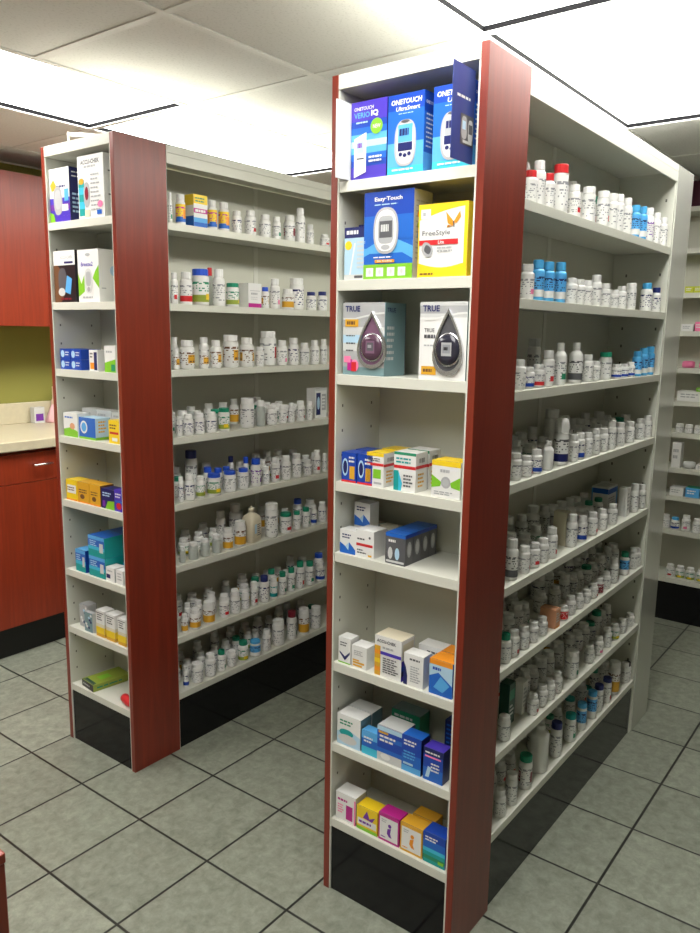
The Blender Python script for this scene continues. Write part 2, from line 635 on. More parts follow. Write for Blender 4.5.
def wall_unit():
    e = empty('wall_shelving_unit', (FX, 0, 0))
    tag(e, 'white wall shelving with black base at the far right behind the right shelving run', 'shelving unit')
    ya, yb, dp = -.95, .85, XW1-FX-.004
    n = 2
    step = (yb-ya)/n
    for k in range(n+1):
        y = ya+k*step
        mb = MB(); mb.box(.004, dp-.011, y-.006, y+.006, 0, ZW[0]-.0245, STEEL)
        mb.build('upright', e)
    mb = MB(); mb.box(dp-.010, dp, ya-.006, yb+.006, 0, ZW[0]-.0245, STEELB)
    mb.build('back_panel', e)
    mb = MB(); mb.box(0, dp, ya-.006, yb+.006, ZW[0]-.024, ZW[0], STEEL)
    mb.build('top_panel', e)
    for z in ZW[1:]:
        for k in range(n):
            y0, y1 = ya+k*step+.0065, ya+(k+1)*step-.0065
            mb = MB()
            mb.box(.004, dp-.011, y0, y1, z-.016, z, STEEL)
            mb.box(.0, .0035, y0, y1, z-.026, z, STEEL)
            mb.build('shelf', e)
    for k in range(n):
        y0, y1 = ya+k*step+.0065, ya+(k+1)*step-.0065
        mb = MB(); mb.box(.006, .014, y0, y1, 0, ZW[-1]-.0265, BLACK)
        mb.build('kick_plate', e)


wall_unit()

# ================================================================ COUNTER, CABINETS, DESK
YF = 2.49     # face of the base cabinets


def base_cabinet(x0, x1, label):
    e = empty('base_cabinet', ((x0+x1)/2, YF, 0))
    tag(e, label, 'cabinet', 'cherry base cabinets under the cream counter')
    hw = (x1-x0)/2-.001
    mb = MB(); mb.box(-hw, hw, .02, YW1-YF-.003, .155, .983, CHERRY_LIT)
    mb.build('carcass', e)
    mb = MB(); mb.box(-hw, hw, .055, .065, 0, .154, BLACKM)
    mb.build('toe_kick', e)
    dr = MB(); dr.box(-hw+.0015, hw-.0015, 0, .019, .832, .968, CHERRY_LIT)
    do = dr.build('drawer', e, bev=.001)
    hd = MB()
    px = hw-.16
    hd.tube([(px-.038, -.001, .912), (px-.038, -.028, .912)], .004, CHROME)
    hd.tube([(px+.038, -.001, .912), (px+.038, -.028, .912)], .004, CHROME)
    hd.tube([(px-.048, -.028, .912), (px+.048, -.028, .912)], .0048, CHROME, 10)
    hd.build('handle', do)
    mb = MB(); mb.box(-hw+.0015, hw-.0015, 0, .019, .158, .829, CHERRY_LIT)
    mb.build('door', e, bev=.001)


for k, (a, bb) in enumerate([(-1.60, -.76), (-.76, .08), (.08, .60), (.60, 1.35)]):
    base_cabinet(a, bb, ['cherry base cabinet left of the frame', 'cherry base cabinet at the left edge of the frame',
                         'cherry base cabinet with metal drawer pull beside the left shelving unit', 'cherry base cabinet hidden behind the left shelving unit'][k])
e = empty('countertop', (0, 0, 0))
tag(e, 'cream laminate countertop with upstand against the olive green wall', 'countertop')
mb = MB(); mb.box(-1.61, 1.36, YF-.022, YW1-.001, .9845, 1.029, COUNTER)
mb.build('worktop', e, bev=.004)
mb = MB(); mb.box(-1.61, 1.36, YW1-.021, YW1-.001, 1.0295, 1.139, COUNTER)
mb.build('backsplash', e, bev=.003)


def wall_cabinet(x0, x1, label):
    yf = 2.80
    e = empty('wall_cabinet', ((x0+x1)/2, yf, 1.543))
    tag(e, label, 'cabinet', 'cherry wall cabinets above the cream counter')
    hw = (x1-x0)/2-.001
    mb = MB(); mb.box(-hw, hw, .02, YW1-yf-.003, 0, .722, CHERRY_LIT)
    mb.build('carcass', e)
    mb = MB(); mb.box(-hw+.0015, hw-.0015, 0, .019, .001, .721, CHERRY_LIT)
    mb.build('door', e, bev=.001)


wall_cabinet(-1.60, -.70, 'cherry wall cabinet left of the frame')
wall_cabinet(-.70, .20, 'cherry wall cabinet at the top left edge of the picture')
wall_cabinet(.20, 1.10, 'cherry wall cabinet beside the top of the left shelving unit')

mb = MB(); mb.box(-1.75, -1.080, .05, .62, 0, .885, CHERRY_LIT)
e = empty('desk', (0, 0, 0))
tag(e, 'corner of a cherry panelled desk at the bottom left edge', 'desk')
mb.build('base', e, bev=.002)
mb = MB(); mb.box(-1.75, -1.079, .049, .621, .8855, .90, CHERRY_LIT)
mb.build('desk_top', e, bev=.002)

# things on the counter
mb = MB(); mb.box(-.03, .03, -.02, .02, 0, .085, pm('lgrey'))
mb.box(-.022, .022, -.0212, -.0202, .012, .05, pm('purple'))
tag(mb.build('box', None, (.765, 3.045, 1.0295), 0, .003), 'small grey and purple box on the cream counter, left of the pink bag', 'box')


def bag():
    mb = MB()
    n = 18
    rings = []
    R = random.Random(4)
    for (s_, z) in ((.9, 0), (1, .012), (.92, .03), (.70, .06), (.48, .09), (.30, .115), (.12, .135)):
        ring = []
        for i in range(n):
            a = 2*PI*i/n
            k = s_*(1+.10*math.sin(5*a+z*40)+R.uniform(-.04, .04))
            ring.append((.040*k*math.cos(a), .034*k*math.sin(a), z*.72))
        rings.append(ring)
    b0 = len(mb.v)
    for ring in rings: mb.v += ring
    M = mat('pink_plastic_film', (.72, .42, .44), .3)
    for j in range(len(rings)-1):
        for i in range(n):
            i2 = (i+1) % n
            mb.f.append((b0+j*n+i, b0+j*n+i2, b0+(j+1)*n+i2, b0+(j+1)*n+i)); mb.m.append(mb.mi(M)); mb.sm.append(True)
    mb.f.append(tuple(range(b0+n-1, b0-1, -1))); mb.m.append(0); mb.sm.append(False)
    tag(mb.build('plastic_bag', None, (.835, 3.01, 1.0295)), 'crumpled pale pink bag on the cream counter beside the left shelving unit', 'bag')


bag()
mb = MB()
mb.lathe([(.018, 0), (.018, .11), (.010, .125), (.010, .19)], mat('beige_plastic', (.70, .52, .38), .4), 14)
tag(mb.build('bottle', None, (.875, 3.055, 1.0295)), 'slim beige bottle on the counter behind the pink bag', 'bottle')

# white wire-like bracket on top of the left unit
mb = MB()
mb.tube([(0, 0, 0), (0, 0, .045)], .004, STEEL)
mb.tube([(0, 0, .036), (.03, -.03, .038), (.06, -.075, .034), (.08, -.11, .005)], .006, STEEL)
mb.box(-.008, .09, -.13, .008, 0, .0012, STEEL)
tag(mb.build('sign_bracket', None, (AX+.045, BY+.30, H+.0006)), 'small white bracket lying on top of the left end unit', 'bracket')

# ================================================================ BOTTLES
CAPCOL = dict(cred='red', cblue='blue2', cgreen='green2', cnavy='navy2', cltblue='lblue2', cgrey='lgrey', cmaroon='maroon', cteal='teal', cblack='black')
C['blue2'] = (.02, .09, .60)
C['green2'] = (.01, .25, .14)
C['navy2'] = (.02, .03, .16)
C['lblue2'] = (.08, .42, .78)
CAPWORD = dict(cred='red', cblue='blue', cgreen='green', cnavy='navy', cltblue='light blue', cgrey='grey', cmaroon='maroon', cteal='teal', cblack='black')
# label designs: (paper, lower band, side patch, text colour, words for the description)
DES = dict(
    grey=('white', None, None, 'ink', 'plain white label'), navy=('white', None, None, 'navy', 'navy lettering'),
    red=('white', None, 'red', 'ink', 'small red mark'), redb=('white', 'red', None, 'ink', 'red lower band'),
    redE=('white', None, 'maroon', 'ink', 'maroon letter block'), redsq=('white', None, 'red', 'ink', 'red square'),
    orange=('white', None, 'orange', 'ink', 'orange patch'), pink=('white', None, 'pink', 'ink', 'pink sticker'),
    grn=('white', None, 'green', 'ink', 'green mark'), yg=('white', 'olive', 'yellow', 'green', 'yellow-green label'),
    yellow=('white', None, 'gold', 'brown', 'gold label block'), amberlab=('white', 'gold', None, 'brown', 'gold lower label'),
    amber=('white', 'gold', None, 'brown', 'amber lower half'), multi=('yellow', 'mblue', 'orange', 'magenta', 'yellow and blue label'),
    blue=('white', 'blue', None, 'navy', 'blue lower band'), blueband=('white', 'navy', None, 'dgrey', 'blue band'),
    ltblue=('lblue', 'white', None, 'navy', 'light blue label'), purple=('white', None, 'purple', 'purple', 'purple mark'),
    teal=('white', 'teal', None, 'teal', 'teal band'), band=('white', 'dgrey', None, 'dgrey', 'dark banded label'),
    maroon=('maroon', None, None, 'white', 'maroon label'), redall=('red', None, None, 'white', 'red label'),
    plain=(None, None, None, None, 'no printed label'))
_mesh = {}


def q5(v, s=.004):
    return max(s, round(v/s)*s)


def bottle_meshes(d, h, style, cap, shape):
    d, h = q5(d, .003), q5(h, .005)
    key = (d, h, style, cap, shape)
    if key in _mesh: return _mesh[key]
    rad = d/2
    body_col = plastic('lblue2') if style == 'ltblue' and cap == 'cltblue' and shape != 'wide' else PW
    if style == 'plain' and shape == 'std': body_col = FROST
    if shape == 'wide':
        s0, s1, rn, rc = .76, .80, .86, .93
    elif shape == 'tall':
        s0, s1, rn, rc = .66, .80, .52, .56
    elif shape == 'dome':
        s0, s1, rn, rc = .66, .68, .93, .95
    elif shape == 'huge':
        s0, s1, rn, rc = .80, .90, .42, .46
    else:
        s0, s1, rn, rc = .70, .77, .72, .80
    b = MB()
    z1 = h*s0
    z2 = h*s1
    prof = [(rad*.88, 0), (rad*.97, .0015), (rad, .004), (rad, z1), (rad*.97, z1+(z2-z1)*.35), (rad*(rn+.16), z1+(z2-z1)*.8), (rad*rn, z2), (rad*rn, z2+.002)]
    b.lathe(prof, body_col, 18)
    c = MB()
    CM = plastic(CAPCOL[cap]) if cap else CW
    rr = rad*rc
    n = 24
    zc0, zc1 = z2+.0022, h
    bI = len(c.v)
    prof = [(rr, zc0), (rr, zc1-.0025), (rr*.93, zc1-.0004), (rr*.80, zc1-.0004), (rr*.76, zc1-.0014)]
    if shape == 'dome':
        hh = zc1-zc0
        prof = [(rr, zc0), (rr, zc0+hh*.62), (rr*.92, zc0+hh*.80), (rr*.70, zc0+hh*.93), (rr*.38, zc1)]
    # fluted closure
    for (pr, z) in prof:
        for i in range(n):
            a = 2*PI*i/n
            k = 1-(.035 if i % 2 and pr == rr else 0)
            c.v.append((pr*k*math.cos(a), pr*k*math.sin(a), z))
    for j in range(len(prof)-1):
        for i in range(n):
            i2 = (i+1) % n
            c.f.append((bI+j*n+i, bI+j*n+i2, bI+(j+1)*n+i2, bI+(j+1)*n+i)); c.m.append(c.mi(CM)); c.sm.append(False)
    c.f.append(tuple(bI+i for i in range(n-1, -1, -1))); c.m.append(0); c.sm.append(False)
    c.f.append(tuple(bI+(len(prof)-1)*n+i for i in range(n))); c.m.append(0); c.sm.append(False)
    lab = None
    paper, lower, patch, ink, _ = DES[style]
    if paper:
        lab = MB()
        cols, rows = 36, 20
        za, zb = h*.07+.002, z1-.003
        RR = random.Random(hash((round(d*1e4), round(h*1e4), len(style))) & 0xffff)
        R = rad+.00035
        grid = [[paper]*cols for _ in range(rows)]
        for j in range(rows):
            for i in range(cols):
                if lower and j < (10 if style in ('amber', 'amberlab') else 6): grid[j][i] = lower
        # lettering: a bold name line and rows of small print, repeated round the wrap
        for j in (16, 15, 13, 11, 9, 7, 4, 2):
            i = RR.randint(0, 2)
            while i < cols:
                L = RR.randint(3, 6) if j > 14 else RR.randint(1, 4)
                for q in range(i, min(cols, i+L)):
                    if grid[j][q] == paper and (j > 14 or RR.random() < .5): grid[j][q] = ink
                i += L+RR.randint(1, 3)
        bases = (3, 21)
        if patch:
            bigp = style in ('yellow', 'redE', 'redsq', 'multi')
            w_ = 9 if bigp else 5
            j0, j1 = (4, 14) if bigp else (2, 7)
            for base in bases:
                for j in range(j0, j1):
                    for q in range(base, base+w_): grid[j][q] = patch
                if style == 'yellow':
                    for q in range(base+1, base+8):
                        if q % 3: grid[12][q] = grid[6][q] = grid[5][q] = 'brown'
                if style == 'redE':
                    for q in range(base+4, base+8): grid[6][q] = grid[9][q] = grid[11][q] = 'white'
                if style == 'redsq':
                    for j in range(6, 12): grid[j][base+3] = 'white'
                    grid[11][base+4] = grid[11][base+5] = 'white'
        bI = len(lab.v)
        for j in range(rows+1):
            z = za+(zb-za)*j/rows
            for i in range(cols):
                a = 2*PI*i/cols-PI/2-.9
                lab.v.append((R*math.cos(a), R*math.sin(a), z))
        for j in range(rows):
            for i in range(cols):
                i2 = (i+1) % cols
                lab.f.append((bI+j*cols+i, bI+j*cols+i2, bI+(j+1)*cols+i2, bI+(j+1)*cols+i))
                lab.m.append(lab.mi(pm(grid[j][i]))); lab.sm.append(True)
    _mesh[key] = (b.mesh('body'), c.mesh('cap'), lab.mesh('label') if lab else None)
    return _mesh[key]


ORD = ('first second third fourth fifth sixth seventh eighth ninth tenth eleventh twelfth thirteenth fourteenth fifteenth sixteenth seventeenth '
       'eighteenth nineteenth twentieth twenty-first twenty-second twenty-third twenty-fourth').split()
RB = random.Random(11)


def put_bottle(x, y, z, d, h, style, cap, shape, label, group, rz=None):
    e = empty('bottle', (x, y, z+.0005), rz if rz is not None else RB.uniform(-.5, .7))
    tag(e, label, 'bottle', group)
    for nm, me in zip(('body', 'cap', 'label'), bottle_meshes(d, h, style, cap, shape)):
        if me:
            o = link(nm, me, e)
            if nm == 'cap' and cap: o['label'] = CAPWORD[cap]+' cap'
    return e


def jug(x, y, z, d, h, label):
    """square-shouldered beige jug with a spout cap"""
    e = empty('jug', (x, y, z+.0005), .25)
    tag(e, label, 'jug')
    M = mat('beige_jug_plastic', (.66, .60, .45), .4)
    n = 24
    mb = MB()
    lv = []
    for (k, zz, pw) in ((.92, 0, .5), (1, .004, .45), (1, h*.62, .45), (.85, h*.72, .6), (.42, h*.80, 1), (.30, h*.82, 1), (.30, h*.85, 1)):
        ring = []
        for i in range(n):
            t = 2*PI*i/n
            ring.append((math.copysign(abs(math.cos(t))**pw, math.cos(t))*d/2*k, math.copysign(abs(math.sin(t))**pw, math.sin(t))*d/2*k*.8, zz))
        lv.append(ring)
    for r_ in lv: mb.v += r_
    for j in range(len(lv)-1):
        for i in range(n):
            i2 = (i+1) % n
            mb.f.append((j*n+i, j*n+i2, (j+1)*n+i2, (j+1)*n+i)); mb.m.append(mb.mi(M)); mb.sm.append(True)
    mb.f.append(tuple(range(n-1, -1, -1))); mb.m.append(0); mb.sm.append(False)
    mb.f.append(tuple((len(lv)-1)*n+i for i in range(n))); mb.m.append(0); mb.sm.append(False)
    mb.build('body', e)
    mb = MB()
    F = Face(mb, (-d*.36, -d*.405, h*.12), (d*.72, 0, 0), (0, 0, h*.44))
    F.rect(0, 0, 1, 1, 'cream'); F.rect(.06, .3, .35, .9, 'pale'); F.lines(.42, .1, .95, .9, 6, 'dgrey', 3)
    mb.build('label', e)
    mb = MB(); mb.lathe([(d*.17, h*.852), (d*.17, h*.93), (d*.05, h*.95), (d*.04, h)], plastic('cream'), 14)
    mb.build('cap', e)


def fix_row(row):
    row = sorted(row, key=lambda t: t[0])
    out = [list(t) for t in row]
    for _ in range(4):
        for a, b in zip(out, out[1:]):
            gap = b[0]-a[0]-.0015
            if (a[2]+b[2])/2 > gap:
                k = gap/((a[2]+b[2])/2)
                if k < .8:
                    mv = min(.012, (a[2]+b[2])/2-gap)
                    b[0] += mv/2; a[0] -= mv/2
                    gap = b[0]-a[0]-.0015
                    k = gap/((a[2]+b[2])/2)
                if k < 1: a[2] *= k; b[2] *= k
    return out


BOXSPEC = dict(
    BOXmulti=('mblue', 'carton printed yellow, magenta and blue'), BOXmag=('white', 'white carton with magenta bottom band'),
    BOXwb=('white', 'white carton with navy picture and lettering'), BOXwhite=('white', 'narrow plain white carton'),
    BOXcream=('cream', 'cream upright carton'), BOXbw=('white', 'wide white carton with blue edge'),
    BOXpeach=('peach', 'peach coloured carton'), BOXgreen=('dgreen', 'dark green carton'))


def side_box(x, y, z, wv, h, style, where, grp):
    dd = dict(BOXmulti=.045, BOXmag=.05, BOXwb=.05, BOXwhite=.03, BOXcream=.04, BOXbw=.06, BOXpeach=.05, BOXgreen=.03)[style]
    front = dict(BOXgreen='dgreen', BOXpeach='peach', BOXcream='cream').get(style, 'white')
    mb, F, R, L, T = carton(front, front, front, wv, h, dd)
    if style == 'BOXmulti':
        F.grad(0, 1, ['mblue', 'lblue', 'white', 'magenta', 'white', 'yellow', 'yellow']); F.lines(.1, .45, .9, .55, 1, 'white', 1, .8); F.lines(.1, .75, .9, .93, 2, 'green', 2); L.grad(0, 1, ['mblue', 'white', 'yellow'])
    elif style == 'BOXmag':
        F.rect(0, 0, 1, .17, 'magenta'); F.lines(.2, .52, .8, .62, 1, 'grey', 3, .8); F.lines(.2, .3, .8, .46, 2, 'lgrey', 4)
        F.rect(.12, .68, .88, .70, 'grey')
    elif style == 'BOXwb':
        F.rect(.08, .1, .45, .85, 'navy'); F.ell(.27, .5, .12, .22, 'pale'); F.rect(.55, .25, .92, .8, 'grey'); F.lines(.58, .3, .9, .75, 4, 'white', 5); F.rect(.0, .92, 1, 1, 'lgrey')
    elif style == 'BOXbw':
        F.rect(0, .72, 1, .92, 'mblue'); F.rect(.86, 0, 1, .92, 'lblue'); F.lines(.08, .2, .8, .6, 4, 'grey', 6); T.rect(.1, .2, .9, .8, 'lgrey'); L.rect(0, .74, 1, .94, 'mblue'); L.rect(.0, 0, .08, .94, 'lblue')
    elif style == 'BOXpeach':
        F.rect(0, 0, 1, .12, 'orange'); F.lines(.15, .3, .85, .85, 4, 'white', 8)
    elif style == 'BOXgreen':
        F.rect(.1, .6, .9, .85, 'green'); F.lines(.15, .2, .85, .5, 3, 'lgrey', 8)
        R.rect(0, 0, 1, 1, 'cream')
    else:
        F.lines(.15, .2, .85, .85, 5, 'grey', 8)
    o = mb.build('carton', None, (x, y-.5*dd+.004, z+.0006), 0)
    tag(o, BOXSPEC[style][1]+', '+where, 'box')
    return o


CROWD = MB()


def crowd(t, Y0, z):
    """one more bottle of the countless ones in the shaded depth of the shelves"""
    cap = t[5] if len(t) > 5 else None
    for me in bottle_meshes(t[2], t[3], t[4], cap, 'std'):
        if not me: continue
        b = len(CROWD.v)
        CROWD.v += [(v.co.x+t[0], v.co.y+Y0+t[1], v.co.z+z+.0005) for v in me.vertices]
        for p in me.polygons:
            CROWD.f.append(tuple(b+i for i in p.vertices))
            CROWD.m.append(CROWD.mi(me.materials[p.material_index]))
            CROWD.sm.append(p.use_smooth)


def fill(shelves, Y0, zs, unit, xmin, xmax, seed):
    R = random.Random(seed)
    for s, items in enumerate(shelves):
        front = [t for t in items if t[1] < .055]
        back = [t for t in items if t[1] >= .055]
        z = zs[s]
        bt = lambda t: not str(t[4]).startswith('BOX') and t[4] != 'JUG'
        if s >= 3 or (s == 0 and unit == 'right'):   # deeper rows, seen over the front row
            own = unit == 'right' and s in (3, 4)
            x = xmin+.03+R.uniform(0, .03)
            while x < xmax-.03:
                dd = R.uniform(.032, .044)
                if all(abs(x-t[0]) > (t[2]+dd)/2+.004 for t in back) and all(not (abs(x-t[0]) < (t[2]+dd)/2+.004 and (not bt(t) or t[2] > .046)) for t in front):
                    it = (x, .098, dd, R.uniform(.062, .088) if s else R.uniform(.10, .125), R.choice(['grey', 'grey', 'navy', 'red', 'yg', 'grn'])) + (('cgreen',) if R.random() < .12 else ())
                    if own: back.append(it)
                    else: crowd(it, Y0, z)
                x += R.uniform(.066, .105) if own else R.uniform(.052, .075)
            if s:
                x = xmin+.02+R.uniform(0, .03)
                while x < xmax-.03:
                    dd = R.uniform(.034, .046)
                    if all(abs(x-t[0]) > (t[2]+dd)/2+.004 for t in back if t[1] > .105 or t[2] > .06):
                        crowd((x, .158, dd, R.uniform(.07, .105), R.choice(['grey', 'navy', 'red', 'amber', 'plain'])), Y0, z)
                    x += R.uniform(.055, .10)
        for nm, row in (('front', front), ('back', back)):
            row = fix_row(row)
            k = 0
            for t in row:
                x, dy, dd, h = t[:4]
                sty = t[4]
                ex = t[5:]
                cap = next((c for c in ex if c.startswith('c')), None)
                shape = next((c for c in ex if c in ('wide', 'tall', 'huge')), 'std')
                if sty == 'blueband': shape = 'dome'
                if s == 7 and unit == 'right' and cap in ('cltblue', 'cteal', 'cnavy'): shape = 'wide'
                if 'huge' in ex: shape = 'huge'
                x = min(max(x, xmin+dd/2+.002), xmax-dd/2-.002)
                place = '%s shelf, %s unit' % (ORD[s], unit)
                if sty.startswith('BOX'):
                    side_box(x, Y0+max(dy, .03), z, dd, h, sty, '%s row, %s' % (nm, place), None)
                    continue
                if sty == 'JUG':
                    jug(x, Y0+.045, z, dd, h, 'beige square-shouldered jug, front row, '+place)
                    continue
                hmax = (zs[s-1]-.03-z) if s else .2
                h = min(h, hmax)
                look = '%sbottle, %scap, %s' % ({'wide': 'wide white ', 'tall': 'tall white ', 'huge': 'big white '}.get(shape, 'light blue ' if (sty == 'ltblue' and cap == 'cltblue') else 'white '),
                                              (CAPWORD[cap]+' ' if cap else 'white '), DES[sty][4].replace(' printed', ''))
                lab = '%s, %s from left, %s row, %s' % (look, ORD[k], nm, place)
                wl = lab.split()
                if len(wl) > 16:
                    lab = '%s bottle, %s cap, %s, %s from left, %s row, %s' % ('white', CAPWORD[cap] if cap else 'white', DES[sty][4].split()[0]+' label', ORD[k], nm, place)
                if len(lab.split()) > 16:
                    lab = '%s-capped white bottle, %s from left, %s row, %s' % ((CAPWORD[cap].replace(' ', '-') if cap else 'white'), ORD[k], nm, place)
                put_bottle(x, Y0+max(dy, dd/2+.006), z, dd, h, sty, cap, shape, lab, 'bottles on the %s shelf of the %s unit' % (ORD[s], unit))
                k += 1


G1T = [
[(0.282,0.025,0.034,0.077,'grey','cred'),(0.328,0.025,0.034,0.105,'orange'),(0.385,0.025,0.034,0.083,'grey','cred'),(0.465,0.027,0.038,0.12,'grey','cred','wide'),(0.559,0.025,0.034,0.085,'red'),(0.665,0.026,0.037,0.097,'grey','wide'),(0.777,0.025,0.035,0.099,'red','wide'),(0.855,0.025,0.034,0.104,'grey'),(0.91,0.025,0.034,0.108,'grey'),(0.986,0.025,0.034,0.109,'grey'),(1.07,0.025,0.034,0.101,'ltblue','cltblue'),(1.141,0.025,0.034,0.106,'ltblue','cltblue'),(1.214,0.025,0.034,0.108,'purple'),(1.295,0.025,0.034,0.107,'grey'),(1.377,0.025,0.034,0.099,'grey')],
[(0.293,0.025,0.034,0.085,'pink'),(0.354,0.025,0.034,0.1,'ltblue','cltblue'),(0.419,0.025,0.034,0.101,'ltblue','cltblue'),(0.496,0.025,0.034,0.104,'ltblue','cltblue'),(0.578,0.025,0.034,0.072,'grey'),(0.638,0.025,0.034,0.071,'grey'),(0.695,0.025,0.034,0.07,'grey'),(0.766,0.025,0.034,0.088,'grey'),(0.847,0.025,0.034,0.071,'grey'),(0.924,0.025,0.034,0.054,'grey'),(0.996,0.025,0.034,0.069,'grey'),(1.087,0.025,0.034,0.087,'grey','wide'),(1.259,0.027,0.038,0.094,'navy','cltblue'),(1.364,0.025,0.034,0.083,'navy','cnavy')],
[(0.275,0.025,0.034,0.076,'grey'),(0.328,0.025,0.034,0.055,'blue'),(0.39,0.025,0.034,0.061,'redb'),(0.451,0.025,0.034,0.096,'red'),(0.531,0.025,0.035,0.113,'grn','tall'),(0.651,0.027,0.038,0.116,'band','tall'),(0.742,0.025,0.034,0.082,'grey'),(0.805,0.025,0.034,0.058,'grey'),(0.901,0.028,0.04,0.087,'red','cgreen','wide'),(1.001,0.025,0.034,0.045,'blue'),(1.069,0.025,0.034,0.047,'blue'),(1.137,0.025,0.034,0.05,'blue'),(1.208,0.025,0.034,0.083,'ltblue','cltblue'),(1.277,0.025,0.034,0.096,'ltblue','cltblue'),(1.351,0.025,0.034,0.098,'ltblue','cltblue'),(0.564,0.117,0.037,0.125,'grey','cgrey','wide')],
[(0.281,0.025,0.034,0.071,'grey'),(0.347,0.025,0.034,0.053,'red'),(0.409,0.025,0.034,0.067,'blue'),(0.484,0.025,0.034,0.081,'plain','tall'),(0.583,0.028,0.041,0.134,'blueband','tall'),(0.667,0.025,0.034,0.079,'grey'),(0.718,0.025,0.034,0.078,'blue'),(0.785,0.025,0.034,0.076,'grey'),(0.851,0.025,0.034,0.08,'grey'),(0.923,0.025,0.034,0.076,'grey'),(0.997,0.025,0.034,0.097,'grey'),(1.085,0.025,0.034,0.08,'grey'),(1.188,0.025,0.034,0.073,'grey'),(1.302,0.025,0.034,0.076,'grey'),(1.393,0.025,0.034,0.082,'grey'),(0.756,0.131,0.046,0.141,'plain','wide')],
[(0.291,0.025,0.034,0.112,'band'),(0.367,0.025,0.034,0.075,'red'),(0.431,0.025,0.034,0.07,'red'),(0.492,0.025,0.034,0.068,'grey'),(0.551,0.025,0.034,0.089,'red'),(0.704,0.025,0.034,0.101,'grey'),(0.787,0.025,0.034,0.078,'blue'),(0.881,0.025,0.034,0.073,'red'),(0.971,0.025,0.034,0.071,'grey'),(1.069,0.025,0.034,0.072,'grey'),(1.218,0.025,0.034,0.103,'BOXwhite'),(1.301,0.025,0.034,0.105,'grey'),(1.392,0.025,0.034,0.092,'grey'),(0.706,0.055,0.034,0.104,'BOXcream'),(1.269,0.119,0.103,0.092,'BOXbw')],
[(0.278,0.025,0.034,0.079,'grey','cgreen'),(0.328,0.025,0.034,0.074,'red'),(0.393,0.025,0.034,0.066,'red'),(0.455,0.025,0.034,0.06,'grey'),(0.518,0.025,0.034,0.057,'red'),(0.598,0.025,0.034,0.058,'BOXpeach'),(0.675,0.025,0.034,0.044,'redall'),(0.733,0.025,0.034,0.062,'grey'),(0.803,0.025,0.034,0.052,'grey'),(0.869,0.025,0.034,0.047,'grey'),(0.932,0.025,0.034,0.049,'red'),(0.984,0.025,0.034,0.054,'maroon'),(1.052,0.025,0.034,0.06,'grey'),(1.131,0.025,0.034,0.089,'red'),(1.249,0.025,0.034,0.086,'ltblue','cgreen'),(1.345,0.025,0.034,0.08,'grey'),(1.418,0.025,0.034,0.07,'grey'),(0.697,0.109,0.042,0.065,'grey'),(0.86,0.096,0.036,0.087,'grey'),(0.988,0.097,0.037,0.065,'grey'),(1.124,0.097,0.039,0.062,'grey')],
[(0.3,0.025,0.034,0.069,'grey','wide'),(0.488,0.025,0.034,0.061,'red'),(0.551,0.025,0.034,0.063,'grey'),(0.609,0.025,0.034,0.061,'red'),(0.664,0.025,0.034,0.065,'red'),(0.795,0.03,0.044,0.09,'grn','wide'),(0.943,0.025,0.034,0.062,'grey'),(1.029,0.025,0.034,0.066,'pink'),(1.115,0.025,0.034,0.071,'grey'),(1.198,0.025,0.034,0.062,'yg'),(1.28,0.025,0.034,0.056,'grey'),(1.37,0.025,0.034,0.05,'grey'),(0.391,0.058,0.039,0.122,'BOXgreen'),(0.473,0.055,0.034,0.098,'BOXwhite'),(0.705,0.099,0.042,0.081,'grey','wide'),(0.842,0.1,0.044,0.085,'grey','wide')],
[(0.3,0.025,0.034,0.082,'grey'),(0.371,0.025,0.034,0.094,'grey','wide'),(0.47,0.028,0.039,0.104,'redE','cgreen','wide'),(0.582,0.036,0.056,0.152,'plain','wide','huge'),(0.693,0.026,0.036,0.116,'grey','cnavy'),(0.813,0.026,0.036,0.095,'grn','cteal'),(0.91,0.025,0.034,0.094,'ltblue','cltblue'),(1.009,0.025,0.034,0.1,'ltblue','cltblue'),(1.073,0.025,0.034,0.099,'grey','cnavy'),(1.159,0.025,0.034,0.097,'red','cnavy'),(1.248,0.029,0.042,0.123,'amber','wide'),(1.364,0.025,0.034,0.08,'grey'),(1.451,0.025,0.034,0.076,'grey','cblack'),(0.989,0.097,0.038,0.058,'grey','cteal'),(1.16,0.098,0.04,0.035,'grey','cteal')]]
